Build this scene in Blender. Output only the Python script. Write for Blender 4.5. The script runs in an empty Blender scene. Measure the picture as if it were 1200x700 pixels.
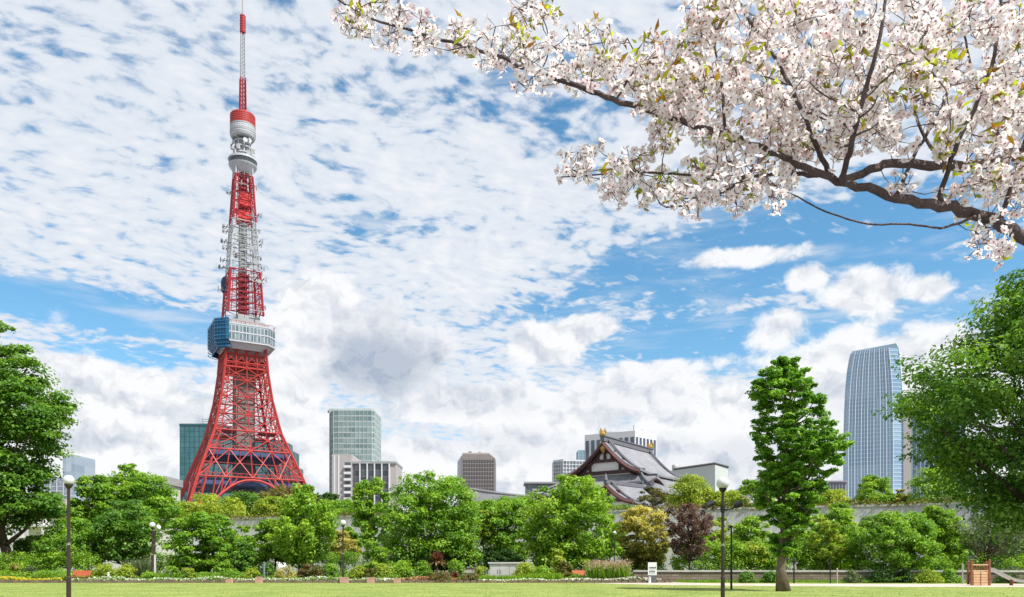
import bpy, math, random
import numpy as np
from mathutils import Vector, Matrix
random.seed(7)
RNG = np.random.default_rng(11)
SC = bpy.context.scene
COL = SC.collection
R = math.radians

# ------------------------------------------------------------------ camera
EYE = 1.6
cam_d = bpy.data.cameras.new('camera')
cam = bpy.data.objects.new('camera', cam_d); COL.objects.link(cam)
cam.location = (0, 0, EYE); cam.rotation_euler = (R(90), 0, 0)
cam_d.lens = 27.0; cam_d.sensor_width = 36.0
cam_d.shift_y = 310 / 1200
cam_d.clip_start = 0.1; cam_d.clip_end = 30000
SC.camera = cam

# ------------------------------------------------------------------ light
SUN_EL, SUN_AZ = R(54), R(124)          # azimuth clockwise from +Y
SKY_STRENGTH = 0.1
SC.view_settings.view_transform = 'Standard'
SC.view_settings.look = 'None'
SC.view_settings.exposure = 0.55
SC.view_settings.gamma = 1.0
SC.view_settings.use_curve_mapping = False
sun_d = bpy.data.lights.new('sun', 'SUN'); sun_d.energy = 4.6; sun_d.angle = R(0.53)
sun_d.color = (1.0, 0.965, 0.92)
sun = bpy.data.objects.new('sun', sun_d); COL.objects.link(sun)
to_sun = Vector((math.cos(SUN_EL) * math.sin(SUN_AZ), math.cos(SUN_EL) * math.cos(SUN_AZ), math.sin(SUN_EL)))
sun.rotation_euler = to_sun.to_track_quat('Z', 'Y').to_euler()
sun.location = to_sun * 300


# ------------------------------------------------------------------ node expression helper
class V:
    """a float socket with arithmetic"""
    tree = None
    def __init__(s, sock): s.s = sock
    @staticmethod
    def op(kind, *a, clamp=False):
        n = V.tree.nodes.new('ShaderNodeMath'); n.operation = kind; n.use_clamp = clamp
        for i, x in enumerate(a):
            if isinstance(x, V): V.tree.links.new(x.s, n.inputs[i])
            else: n.inputs[i].default_value = float(x)
        return V(n.outputs[0])
    def __add__(s, o): return V.op('ADD', s, o)
    __radd__ = __add__
    def __sub__(s, o): return V.op('SUBTRACT', s, o)
    def __rsub__(s, o): return V.op('SUBTRACT', o, s)
    def __mul__(s, o): return V.op('MULTIPLY', s, o)
    __rmul__ = __mul__
    def __truediv__(s, o): return V.op('DIVIDE', s, o)
    def __rtruediv__(s, o): return V.op('DIVIDE', o, s)
    def max(s, o): return V.op('MAXIMUM', s, o)
    def min(s, o): return V.op('MINIMUM', s, o)
    def sqrt(s): return V.op('SQRT', s)
    def clamp(s): return V.op('ADD', s, 0.0, clamp=True)

def smooth(x, lo, hi):
    n = V.tree.nodes.new('ShaderNodeMapRange'); n.interpolation_type = 'SMOOTHSTEP'
    V.tree.links.new(x.s, n.inputs[0])
    n.inputs[1].default_value = lo; n.inputs[2].default_value = hi
    return V(n.outputs[0])

def comb(x, y, z=0.0):
    n = V.tree.nodes.new('ShaderNodeCombineXYZ')
    for i, v in enumerate((x, y, z)):
        if isinstance(v, V): V.tree.links.new(v.s, n.inputs[i])
        else: n.inputs[i].default_value = v
    return n.outputs[0]

def noise(vec, scale, detail=4, rough=0.5, dist=0.0):
    n = V.tree.nodes.new('ShaderNodeTexNoise')
    V.tree.links.new(vec, n.inputs['Vector'])
    n.inputs['Scale'].default_value = scale; n.inputs['Detail'].default_value = detail
    n.inputs['Roughness'].default_value = rough; n.inputs['Distortion'].default_value = dist
    return V(n.outputs[0])

def mixc(f, a, b):
    n = V.tree.nodes.new('ShaderNodeMix'); n.data_type = 'RGBA'
    if isinstance(f, V): V.tree.links.new(f.s, n.inputs[0])
    else: n.inputs[0].default_value = f
    for i, c in ((6, a), (7, b)):
        if isinstance(c, tuple): n.inputs[i].default_value = (*c, 1)
        else: V.tree.links.new(c, n.inputs[i])
    return n.outputs[2]


# ------------------------------------------------------------------ sky
def px_dir(px, py):
    u, v = (px - 600) / 900, (660 - py) / 900
    return math.atan(u), math.atan(v / math.sqrt(1 + u * u))

def make_world():
    w = bpy.data.worlds.new('World'); SC.world = w; w.use_nodes = True
    w.cycles.sampling_method = 'MANUAL'; w.cycles.sample_map_resolution = 512
    t = w.node_tree; V.tree = t
    bg = t.nodes['Background']; bg.inputs[1].default_value = SKY_STRENGTH
    sky = t.nodes.new('ShaderNodeTexSky'); sky.sky_type = 'NISHITA'; sky.sun_disc = False
    sky.sun_elevation = SUN_EL; sky.sun_rotation = SUN_AZ
    sky.altitude = 20; sky.air_density = 1.0; sky.dust_density = 0.4; sky.ozone_density = 2.5
    hs = t.nodes.new('ShaderNodeHueSaturation')
    hs.inputs['Hue'].default_value = 0.485; hs.inputs['Saturation'].default_value = 1.2; hs.inputs['Value'].default_value = 1.24
    t.links.new(sky.outputs[0], hs.inputs['Color'])
    tc = t.nodes.new('ShaderNodeTexCoord')
    sp = t.nodes.new('ShaderNodeSeparateXYZ'); t.links.new(tc.outputs['Generated'], sp.inputs[0])
    x, y, z = V(sp.outputs[0]), V(sp.outputs[1]), V(sp.outputs[2])
    zp = z.max(0.0)
    az = V.op('ARCTAN2', x, y)
    el = V.op('ARCSINE', z)
    # --- high rippled layer on a plane far above
    k = 1.0 / (zp + 0.16)
    pu, pv = x * k, y * k
    ca, sa = math.cos(R(-24)), math.sin(R(-24))
    ru, rv = pu * ca - pv * sa, pu * sa + pv * ca
    warp = noise(comb(pu, pv, 3.1), 3.0, 3, 0.55)
    warp2 = noise(comb(pu, pv, 7.7), 3.0, 3, 0.55)
    ru, rv = ru + (warp - 0.5) * 0.16, rv + (warp2 - 0.5) * 0.16
    rip = noise(comb(ru * 0.80, rv * 1.12, 0.3), 28.0, 5, 0.50, 0.0)
    fine = noise(comb(pu * 0.8, pv, 5.0), 34.0, 4, 0.6)
    cover = noise(comb(pu * 0.8, pv * 0.9, 1.7), 2.1, 4, 0.55)

    def blob(px, py, rx, ry, warp_amt=0.0):
        a0, e0 = px_dir(px, py)
        ra = abs(px_dir(px + rx, py)[0] - px_dir(px - rx, py)[0]) / 2
        re = abs(px_dir(px, py - ry)[1] - px_dir(px, py + ry)[1]) / 2
        da, de = (az - a0) / ra, (el - e0) / re
        return 1.0 - (da * da + de * de).sqrt(), de

    bias = 0.026
    holes = [(60, 352, 170, 22, .40), (170, 375, 110, 22, .30), (150, 415, 90, 14, .20),
             (1000, 275, 260, 55, .30), (800, 325, 150, 40, .24), (850, 400, 160, 35, .30), (1150, 330, 120, 60, .26),
             (690, 150, 70, 40, .14), (660, 360, 60, 30, .14), (450, 265, 60, 24, .12), (600, 110, 60, 30, .10)]
    hb = None
    for (px, py, rx, ry, a) in holes:
        d, _ = blob(px, py, rx, ry)
        c = smooth(d, -0.55, 0.55) * a
        hb = c if hb is None else hb.max(c)
    fills = [(760, 165, 70, 40, .16), (520, 200, 150, 60, .10), (150, 180, 260, 140, .05), (560, 20, 160, 40, .10), (540, 310, 130, 50, .12)]
    fb = None
    for (px, py, rx, ry, a) in fills:
        d, _ = blob(px, py, rx, ry)
        c = smooth(d, -0.4, 0.8) * a
        fb = c if fb is None else fb.max(c)
    dens = rip * 0.80 + cover * 0.20 + fine * 0.26 - 0.625 + bias + fb - hb
    hi = smooth(dens, -0.19, 0.05)
    thick = smooth(dens, 0.0, 0.34)
    # --- thin streaks in the blue part
    streak = noise(comb(az * 1.2 + el * 0.5, el * 6.0, 2.0), 5.0, 6, 0.6, 0.4)
    st = smooth(streak, 0.46, 0.78) * smooth(el, 0.05, 0.2) * 0.75
    hi = hi.max(st)
    # --- heaped clouds low over the city
    def billow(vec):
        vn = t.nodes.new('ShaderNodeTexVoronoi'); vn.voronoi_dimensions = '2D'; vn.feature = 'F1'; vn.normalize = True
        t.links.new(vec, vn.inputs['Vector']); vn.inputs['Scale'].default_value = 17.0; vn.inputs['Detail'].default_value = 4.0
        vn.inputs['Roughness'].default_value = 0.55; vn.inputs['Lacunarity'].default_value = 2.1
        return (1.0 - V(vn.outputs['Distance'])) * 0.75 + noise(vec, 8.0, 6, 0.55) * 0.6 - 0.32
    wx, wy = noise(comb(az, el, 9.0), 22.0, 4, 0.55), noise(comb(az, el, 5.0), 22.0, 4, 0.55)
    qa, qe = az + (wx - 0.5) * 0.05, el * 1.25 + (wy - 0.5) * 0.05
    q = comb(qa, qe, 0.0)
    f1 = billow(q)
    q2 = comb(qa + 0.008, qe + 0.018, 0.0)
    f2 = billow(q2)
    big = noise(comb(az, el * 2.2, 4.0), 4.2, 5, 0.55)
    blobs = [(60, 470, 200, 80), (130, 540, 260, 60), (370, 372, 62, 48), (420, 415, 100, 55), (330, 455, 70, 50), (330, 520, 130, 55),
             (560, 480, 110, 40), (640, 500, 150, 60), (770, 465, 100, 45), (690, 388, 35, 20), (640, 402, 50, 26), (910, 388, 44, 30),
             (1010, 346, 46, 26), (1090, 340, 30, 18), (945, 325, 26, 16), (1000, 430, 150, 48), (1120, 420, 120, 50), (900, 500, 260, 70),
             (560, 555, 400, 50), (880, 300, 60, 14), (1000, 580, 400, 60), (480, 520, 60, 40)]
    cu = None
    for (px, py, rx, ry) in blobs:
        d, _ = blob(px, py, rx, ry)
        cu = d if cu is None else V.op('SMOOTH_MAX', cu, d, 0.25)
    gp = None
    for (px, py, rx, ry, a) in [(470, 506, 90, 12, .7), (130, 408, 110, 16, .5), (300, 395, 40, 14, .3), (760, 405, 60, 16, .7), (560, 440, 40, 14, .3), (860, 440, 40, 14, .4)]:
        d, _ = blob(px, py, rx, ry)
        c = smooth(d, -0.5, 0.6) * a
        gp = c if gp is None else gp.max(c)
    # everywhere round the horizon, also behind the camera
    ring = (0.15 - el) * 5.0 + (big - 0.5) * 2.6 - 0.35
    cu = V.op('SMOOTH_MAX', cu, ring, 0.3)
    cd = cu + (f1 - 0.5) * 2.0 + (big - 0.5) * 0.7 + 0.10 - gp
    cmask = smooth(cd, -0.14, 0.34)
    lit = (0.95 + (f1 - f2) * 2.7 - smooth(big, 0.45, 0.75) * 0.26).clamp()
    darks = [(440, 424, 74, 46, .85), (400, 445, 44, 22, .45), (545, 470, 90, 22, .28), (720, 470, 90, 26, .12), (730, 530, 120, 22, .26), (900, 535, 130, 28, .30), (590, 520, 130, 20, .22), (960, 470, 80, 24, .2)]
    dk = None
    for (px, py, rx, ry, a) in darks:
        d, _ = blob(px, py, rx, ry)
        c = smooth(d + (f1 - 0.5) * 2.2 + (big - 0.5) * .8, -0.35, 0.75) * a
        dk = c if dk is None else dk.max(c)
    lit = (lit - dk).clamp()
    # --- colours (times the strength)
    hi_col = mixc(thick, (5.3, 5.65, 6.2), (6.35, 6.45, 6.65))
    cu_col = mixc(lit, (2.85, 3.35, 4.2), (6.75, 6.8, 6.9))
    base = mixc(hi * 0.97, hs.outputs[0], hi_col)
    base = mixc(cmask * 0.96, base, cu_col)
    haze = smooth(el, 0.10, -0.01) * 0.45
    base = mixc(haze, base, (5.4, 5.65, 6.0))
    ground = smooth(z, 0.0, -0.03)
    base = mixc(ground, base, (1.1, 1.15, 0.95))
    t.links.new(base, bg.inputs[0])
make_world()


# ------------------------------------------------------------------ placing helpers
F = 900.0
def W(px, py, Y):
    return Vector(((px - 600) / F * Y, Y, EYE + (660 - py) / F * Y))
def XY(px, Y, z=0.0):
    return Vector(((px - 600) / F * Y, Y, z))
def Zat(py, Y):
    return EYE + (660 - py) / F * Y
TZ = 7.6                                     # height of the terrace behind the long wall


class MB:
    """collects shapes, then links them as ONE mesh object"""
    def __init__(s): s.v, s.f, s.m = [], [], []
    def add(s, vs, fs, mi=0):
        b = len(s.v); s.v.extend([tuple(p) for p in vs]); s.f.extend([tuple(i + b for i in f) for f in fs]); s.m.extend([mi] * len(fs)); return s
    def box(s, c, d, rz=0.0, mi=0, taper=1.0):
        hx, hy, hz = d[0] / 2, d[1] / 2, d[2] / 2
        cr, sr = math.cos(rz), math.sin(rz); vs = []
        for (x, y, z) in ((-1, -1, -1), (1, -1, -1), (1, 1, -1), (-1, 1, -1), (-1, -1, 1), (1, -1, 1), (1, 1, 1), (-1, 1, 1)):
            k = taper if z > 0 else 1.0
            px, py = x * hx * k, y * hy * k
            vs.append((c[0] + px * cr - py * sr, c[1] + px * sr + py * cr, c[2] + z * hz))
        return s.add(vs, [(0, 3, 2, 1), (4, 5, 6, 7), (0, 1, 5, 4), (1, 2, 6, 5), (2, 3, 7, 6), (3, 0, 4, 7)], mi)
    def bb(s, x0, x1, y0, y1, z0, z1, mi=0):
        return s.box(((x0 + x1) / 2, (y0 + y1) / 2, (z0 + z1) / 2), (x1 - x0, y1 - y0, z1 - z0), 0, mi)
    def tube(s, pts, rad, n=6, mi=0, cap=True):
        pts = [Vector(p) for p in pts]
        if not isinstance(rad, (list, tuple)): rad = [rad] * len(pts)
        vs, fs = [], []
        d0 = (pts[1] - pts[0]).normalized()
        up = Vector((0, 0, 1)) if abs(d0.z) < 0.9 else Vector((1, 0, 0))
        a = d0.cross(up).normalized()
        for i, p in enumerate(pts):
            d = (pts[min(i + 1, len(pts) - 1)] - pts[max(i - 1, 0)])
            d = d.normalized() if d.length > 1e-9 else d0
            a = (a - d * a.dot(d))
            a = a.normalized() if a.length > 1e-6 else d.orthogonal().normalized()
            b = d.cross(a)
            for k in range(n):
                t = 2 * math.pi * k / n
                vs.append(p + a * (math.cos(t) * rad[i]) + b * (math.sin(t) * rad[i]))
        for i in range(len(pts) - 1):
            for k in range(n):
                k2 = (k + 1) % n
                fs.append((i * n + k, i * n + k2, (i + 1) * n + k2, (i + 1) * n + k))
        if cap:
            fs.append(tuple(range(n - 1, -1, -1))); fs.append(tuple((len(pts) - 1) * n + k for k in range(n)))
        return s.add(vs, fs, mi)
    def beam(s, a, b, w, mi=0): return s.tube([a, b], w * 0.62, 4, mi)
    def lathe(s, prof, c=(0, 0, 0), n=24, mi=0):
        vs, fs = [], []
        for (r, z) in prof:
            for k in range(n):
                t = 2 * math.pi * k / n
                vs.append((c[0] + r * math.cos(t), c[1] + r * math.sin(t), c[2] + z))
        for i in range(len(prof) - 1):
            for k in range(n):
                k2 = (k + 1) % n
                fs.append((i * n + k, i * n + k2, (i + 1) * n + k2, (i + 1) * n + k))
        fs.append(tuple(range(n - 1, -1, -1))); fs.append(tuple((len(prof) - 1) * n + k for k in range(n)))
        return s.add(vs, fs, mi)
    def prism(s, poly, z0, z1, mi=0):
        n = len(poly)
        vs = [(p[0], p[1], z0) for p in poly] + [(p[0], p[1], z1) for p in poly]
        fs = [tuple(range(n - 1, -1, -1)), tuple(range(n, 2 * n))] + [(i, (i + 1) % n, n + (i + 1) % n, n + i) for i in range(n)]
        return s.add(vs, fs, mi)
    def loft(s, rings, mi=0):
        n = len(rings[0]); vs = [p for r in rings for p in r]; fs = [tuple(range(n - 1, -1, -1)), tuple((len(rings) - 1) * n + k for k in range(n))]
        for i in range(len(rings) - 1):
            for k in range(n):
                k2 = (k + 1) % n
                fs.append((i * n + k, i * n + k2, (i + 1) * n + k2, (i + 1) * n + k))
        return s.add(vs, fs, mi)
    def build(s, name, mats, parent=None, smoothed=False):
        me = bpy.data.meshes.new(name); me.from_pydata(s.v, [], s.f)
        if not isinstance(mats, (list, tuple)): mats = [mats]
        for m in mats: me.materials.append(m)
        if len(mats) > 1: me.polygons.foreach_set('material_index', s.m)
        if smoothed: me.polygons.foreach_set('use_smooth', [True] * len(s.f))
        o = bpy.data.objects.new(name, me); COL.objects.link(o)
        if parent: o.parent = parent
        return o

def tag(o, label, cat, group=None):
    o['label'] = label; o['category'] = cat
    if group: o['group'] = group
    return o
def thing(name, label, cat, loc=(0, 0, 0), rz=0.0, group=None):
    o = bpy.data.objects.new(name, None); COL.objects.link(o)
    o.location = loc; o.rotation_euler = (0, 0, rz); o.empty_display_size = 0.3
    return tag(o, label, cat, group)
def kind(o, k): o['kind'] = k; return o
def dup(root, loc, rz, label, group=None):
    r = root.copy(); COL.objects.link(r); r.location = loc; r.rotation_euler = (0, 0, rz); r['label'] = label
    if group: r['group'] = group
    for ch in list(root.children):
        c = ch.copy(); COL.objects.link(c); c.parent = r
        for g in ch.children:
            d = g.copy(); COL.objects.link(d); d.parent = c
    return r


# ------------------------------------------------------------------ materials
MATS = {}
def base_mat(name):
    m = bpy.data.materials.new(name); m.use_nodes = True
    V.tree = m.node_tree
    return m, m.node_tree, m.node_tree.nodes['Principled BSDF']
def plain(name, col, rough=0.6, metal=0.0, var=0.18, scale=3.0, spec=0.4, bump=0.0):
    """a surface with weathering: large stains and small speckle"""
    if name in MATS: return MATS[name]
    m, t, b = base_mat(name)
    tc = t.nodes.new('ShaderNodeTexCoord')
    n1 = noise(tc.outputs['Object'], scale, 5, 0.6); n2 = noise(tc.outputs['Object'], scale * 9, 3, 0.6)
    f = (n1 * 0.65 + n2 * 0.35)
    lo = tuple(c * (1 - var) for c in col); hi = tuple(min(1, c * (1 + var)) for c in col)
    c = mixc(smooth(f, 0.3, 0.7), lo, hi)
    t.links.new(c, b.inputs['Base Color'])
    b.inputs['Roughness'].default_value = rough; b.inputs['Metallic'].default_value = metal
    b.inputs['Specular IOR Level'].default_value = spec
    if bump:
        bn = t.nodes.new('ShaderNodeBump'); bn.inputs['Strength'].default_value = bump; bn.inputs['Distance'].default_value = 0.05
        t.links.new(n2.s, bn.inputs['Height']); t.links.new(bn.outputs[0], b.inputs['Normal'])
    MATS[name] = m; return m
def glass(name, c1, c2, cell=(3.0, 3.0, 3.6), rough=0.12, spec=0.6):
    """window glass: a tint per pane, smooth and reflecting the sky"""
    if name in MATS: return MATS[name]
    m, t, b = base_mat(name)
    tc = t.nodes.new('ShaderNodeTexCoord')
    a = t.nodes.new('ShaderNodeVectorMath'); a.operation = 'DIVIDE'; a.inputs[1].default_value = cell
    t.links.new(tc.outputs['Object'], a.inputs[0])
    fl = t.nodes.new('ShaderNodeVectorMath'); fl.operation = 'FLOOR'; t.links.new(a.outputs[0], fl.inputs[0])
    wn = t.nodes.new('ShaderNodeTexWhiteNoise'); wn.noise_dimensions = '3D'; t.links.new(fl.outputs[0], wn.inputs['Vector'])
    c = mixc(V(wn.outputs[0]), c1, c2)
    t.links.new(c, b.inputs['Base Color'])
    b.inputs['Roughness'].default_value = rough; b.inputs['Specular IOR Level'].default_value = spec
    b.inputs['IOR'].default_value = 1.6
    MATS[name] = m; return m
def foliage(name, c1, c2, c3, trans=0.38, spec=0.35):
    """leaves: the tint of each leaf is its own, some light passes through"""
    if name in MATS: return MATS[name]
    m, t, b = base_mat(name)
    at = t.nodes.new('ShaderNodeAttribute'); at.attribute_name = 'tint'
    rp = t.nodes.new('ShaderNodeValToRGB'); e = rp.color_ramp.elements
    e[0].position = 0.1; e[0].color = (*c1, 1); e[1].position = 0.95; e[1].color = (*c3, 1)
    k = e.new(0.5); k.color = (*c2, 1)
    t.links.new(at.outputs['Fac'], rp.inputs[0])
    t.links.new(rp.outputs[0], b.inputs['Base Color'])
    b.inputs['Roughness'].default_value = 0.5; b.inputs['Specular IOR Level'].default_value = spec
    tr = t.nodes.new('ShaderNodeBsdfTranslucent')
    g = t.nodes.new('ShaderNodeMix'); g.data_type = 'RGBA'; g.blend_type = 'MULTIPLY'; g.inputs[0].default_value = 1
    t.links.new(rp.outputs[0], g.inputs[6]); g.inputs[7].default_value = (1.5, 1.45, 0.6, 1)
    t.links.new(g.outputs[2], tr.inputs[0])
    mx = t.nodes.new('ShaderNodeMixShader'); mx.inputs[0].default_value = trans
    t.links.new(b.outputs[0], mx.inputs[1]); t.links.new(tr.outputs[0], mx.inputs[2])
    t.links.new(mx.outputs[0], t.nodes['Material Output'].inputs[0])
    MATS[name] = m; return m

BARK = plain('bark', (0.085, 0.062, 0.045), 0.9, var=0.45, scale=4, spec=0.2, bump=0.6)
BARK_PALE = plain('bark pale', (0.15, 0.115, 0.085), 0.9, var=0.4, scale=3, spec=0.2, bump=0.7)
FOL = {
    'deep':   foliage('leaves deep green', (0.055, 0.138, 0.020), (0.111, 0.250, 0.030), (0.241, 0.412, 0.048)),
    'green':  foliage('leaves green', (0.080, 0.198, 0.019), (0.170, 0.338, 0.030), (0.330, 0.511, 0.050)),
    'bright': foliage('leaves bright green', (0.113, 0.241, 0.020), (0.210, 0.382, 0.031), (0.375, 0.535, 0.053)),
    'lime':   foliage('leaves lime green', (0.170, 0.270, 0.026), (0.300, 0.400, 0.035), (0.440, 0.500, 0.064)),
    'gold':   foliage('leaves golden', (0.085, 0.130, 0.022), (0.370, 0.350, 0.075), (0.640, 0.560, 0.190)),
    'olive':  foliage('leaves olive', (0.070, 0.085, 0.020), (0.140, 0.140, 0.030), (0.230, 0.200, 0.055)),
    'plum':   foliage('leaves plum brown', (0.050, 0.028, 0.030), (0.120, 0.068, 0.064), (0.230, 0.140, 0.120)),
    'grey':   foliage('leaves grey green', (0.060, 0.090, 0.045), (0.120, 0.170, 0.080), (0.220, 0.290, 0.140)),
    'ginkgo': foliage('ginkgo leaves', (0.069, 0.198, 0.022), (0.155, 0.337, 0.034), (0.308, 0.515, 0.061)),
    'rust':   foliage('leaves rusty', (0.070, 0.110, 0.025), (0.150, 0.150, 0.045), (0.360, 0.165, 0.090)),
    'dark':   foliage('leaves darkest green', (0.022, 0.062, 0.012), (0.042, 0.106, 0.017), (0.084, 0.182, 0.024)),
}


# ------------------------------------------------------------------ leaves
def leaf_object(name, c, nrm, size, tint, mat, parent=None, aspect=0.55, mats=None):
    """one mesh of pointed leaves: centres, normals, lengths and tints are arrays"""
    n = len(c)
    nrm = nrm / (np.linalg.norm(nrm, axis=1, keepdims=True) + 1e-9)
    r = RNG.normal(size=(n, 3)); a = np.cross(nrm, r); a /= (np.linalg.norm(a, axis=1, keepdims=True) + 1e-9)
    b = np.cross(nrm, a)
    L = size[:, None] * 0.5
    bend = nrm * L * 0.30
    v = np.empty((n, 4, 3))
    v[:, 0] = c - a * L - bend; v[:, 1] = c + b * L * aspect - a * L * 0.1; v[:, 2] = c + a * L - bend; v[:, 3] = c - b * L * aspect - a * L * 0.1
    me = bpy.data.meshes.new(name)
    me.vertices.add(4 * n); me.vertices.foreach_set('co', v.astype(np.float32).ravel())
    me.loops.add(4 * n); me.loops.foreach_set('vertex_index', np.arange(4 * n, dtype=np.int32))
    me.polygons.add(n); me.polygons.foreach_set('loop_start', np.arange(0, 4 * n, 4, dtype=np.int32))
    me.update(calc_edges=True)
    at = me.attributes.new('tint', 'FLOAT', 'FACE'); at.data.foreach_set('value', np.clip(tint, 0, 1).astype(np.float32))
    me.materials.append(mat)
    o = bpy.data.objects.new(name, me); COL.objects.link(o)
    if parent: o.parent = parent
    return o

def clump_leaves(cc, cr, per, flat, leaf, up=0.5, jit=0.7, fill=0.25, tints=None):
    """leaves gathered in clumps: cc centres (n,3), cr radii (n,)"""
    n = len(cc); k = per
    d = RNG.normal(size=(n, k, 3)); d /= np.linalg.norm(d, axis=2, keepdims=True)
    # fewer leaves hang on the underside
    flip = (d[:, :, 2] < 0) & (RNG.random((n, k)) < 0.35); d[:, :, 2] = np.where(flip, -d[:, :, 2], d[:, :, 2])
    rr = np.where(RNG.random((n, k)) < fill, RNG.random((n, k)) * 0.7, 0.70 + 0.42 * RNG.random((n, k)))
    # lumpy, not round
    lump = 1 + 0.28 * np.sin(d[:, :, 0] * 5 + RNG.random((n, 1)) * 6) * np.cos(d[:, :, 1] * 4.3 + RNG.random((n, 1)) * 6)
    off = d * (rr * lump * cr[:, None])[:, :, None]; off[:, :, 2] *= flat
    pos = (cc[:, None, :] + off).reshape(-1, 3)
    nn = d * 0.75 + RNG.normal(size=(n, k, 3)) * jit * 0.6; nn[:, :, 2] += up
    size = leaf * (0.65 + 0.7 * RNG.random(n * k))
    if tints is None: tints = RNG.random(n)
    ti = (np.repeat(tints, k) * 0.55 + RNG.random(n * k) * 0.45)
    return pos, nn.reshape(-1, 3), size, ti

def tree(name, label, cat, fol, outline, Y, base_px, z0=0.0, base_z=None, clumps=90, per=110, leaf=0.30, cr=0.2, flat=0.65, trunk_r=0.16,
         depth=1.0, bark=None, top_tint=None, fork=0.35, limbs=14, lean=0.0, up=0.5, group=None, inner=0.35, stems=1, solid=True, droop=0.0, jit=0.7, spread=0.27, tuft=0.0):
    """outline: rows (py, px left, px right) of the crown, from top to bottom, at distance Y"""
    ys = np.array([o[0] for o in outline], float); xl = np.array([o[1] for o in outline], float); xr = np.array([o[2] for o in outline], float)
    if solid: clumps, per, leaf, cr, inner = int(clumps * 1.3), int(per * 1.3), leaf * 1.1, cr * 1.14, inner + .08
    s = Y / F
    base = XY(base_px, Y, z0)
    root = thing(name, label, cat, base, 0, group)
    zz = EYE + (660 - ys) * s - z0
    cx = ((xl + xr) / 2 - 600) * s - base.x; hw = (xr - xl) / 2 * s
    # sample clump centres
    dens = np.interp(np.linspace(0, 1, 200), np.linspace(0, 1, len(ys)), np.arange(len(ys)))
    yy = np.linspace(ys[0], ys[-1], 400)
    wgt = np.interp(yy, ys, hw) ** (1.35 if solid else 0.95) + 0.02
    py = RNG.choice(yy, size=clumps, p=wgt / wgt.sum())
    h = np.interp(py, ys, hw); c0 = np.interp(py, ys, cx); z = EYE + (660 - py) * s - z0
    hmax = hw.max()
    rad = cr * hmax * (0.65 + 0.7 * RNG.random(clumps)) * np.clip(0.45 + 0.75 * h / hmax, 0.4, 1)
    th = RNG.random(clumps) * 2 * math.pi
    rho = np.where(RNG.random(clumps) < inner, RNG.random(clumps) ** 0.6 * 0.75, 0.78 + spread * RNG.random(clumps))
    room = np.maximum(h - rad * 0.75, h * 0.12)
    cc = np.stack([c0 + np.cos(th) * rho * room, np.sin(th) * rho * room * depth, z], axis=1)
    ztop, zbot = zz[0], zz[-1]
    cc[:, 2] = np.minimum(cc[:, 2], ztop - rad * flat * 0.7)
    if droop: cc[:, 2] -= droop * (rho ** 2) * hmax
    tints = RNG.random(clumps)
    if top_tint:                               # young leaves of another colour on the outer, upper side
        tt = (cc[:, 2] - zbot) / (ztop - zbot)
        tints = np.clip(top_tint[0] + top_tint[1] * tt + 0.25 * (tints - 0.5), 0, 1)
    # every clump hangs on a limb
    m = MB(); bk = bark or BARK
    zf = zbot + (ztop - zbot) * fork * 0.3
    zt = zbot + (ztop - zbot) * 0.82
    def axis(z):
        t = max(0.0, min(1.0, z / zt))
        ax = np.interp(max(z, zbot), zz[::-1], cx[::-1]) * max(0, (z - zbot) / (zt - zbot + 1e-6)) ** 0.8
        w = 0.03 * hmax
        return Vector((ax + lean * z + w * math.sin(z * 1.7 + base.x), w * math.sin(z * 1.3 + 2 * base.x), z))
    if stems == 1:
        pts = [axis(zt * i / 9) for i in range(10)]
        rr = [trunk_r * (1.45 if i == 0 else 1.0) * (1 - 0.86 * (i / 9) ** 0.9) for i in range(10)]
        m.tube(pts, rr, 8)
    else:
        for k in range(stems):
            a = 2 * math.pi * k / stems + 0.4
            e = Vector((math.cos(a) * hmax * 0.5, math.sin(a) * hmax * 0.4, zt * 0.85))
            m.tube([Vector((math.cos(a) * trunk_r, math.sin(a) * trunk_r, 0)), e * 0.45 + Vector((0, 0, 0.03 * zt)), e], [trunk_r * .8, trunk_r * 0.5, trunk_r * .15], 6)
    order = RNG.permutation(clumps)
    for j in order[:limbs]:
        e = Vector(cc[j]); zs = max(zbot * 0.75 if zbot > 0.5 else e.z * 0.3, min(zt * 0.95, e.z - (e - axis(e.z)).length * (0.75 + 0.4 * random.random())))
        a = axis(zs); midp = a.lerp(e, 0.5) + Vector((0, 0, -0.06 * (e - a).length)) + Vector(RNG.normal(size=3) * 0.05 * (e - a).length)
        r0 = trunk_r * (1 - 0.8 * min(1, zs / zt)) * 0.55 + 0.012
        m.tube([a, midp, e], [r0, r0 * 0.6, r0 * 0.2], 5)
    m.build('trunk', bk, root, True)
    pos, nn, size, ti = clump_leaves(cc, rad, per, flat, leaf, up=up, tints=tints, jit=jit)
    if tuft:                                   # boughs drawn out into pointed tufts
        idx = np.repeat(np.arange(clumps), per); ax = np.stack([cc[:, 0] - c0, cc[:, 1], np.full(clumps, .55 * hmax)], axis=1) + RNG.normal(size=(clumps, 3)) * .25 * hmax
        ax /= np.linalg.norm(ax, axis=1, keepdims=True); rel = pos - cc[idx]; along = (rel * ax[idx]).sum(1)
        k = tuft * (.4 + 1.2 * RNG.random(clumps))[idx]
        pos = cc[idx] + rel * np.where(along > 0, 1 - .25 * along / (rad[idx] + 1e-6), 1)[:, None] + ax[idx] * (along * k)[:, None]
    keep = pos[:, 2] > 0.1
    leaf_object('crown', pos[keep], nn[keep], size[keep], ti[keep], FOL[fol], root)
    return root

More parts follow.
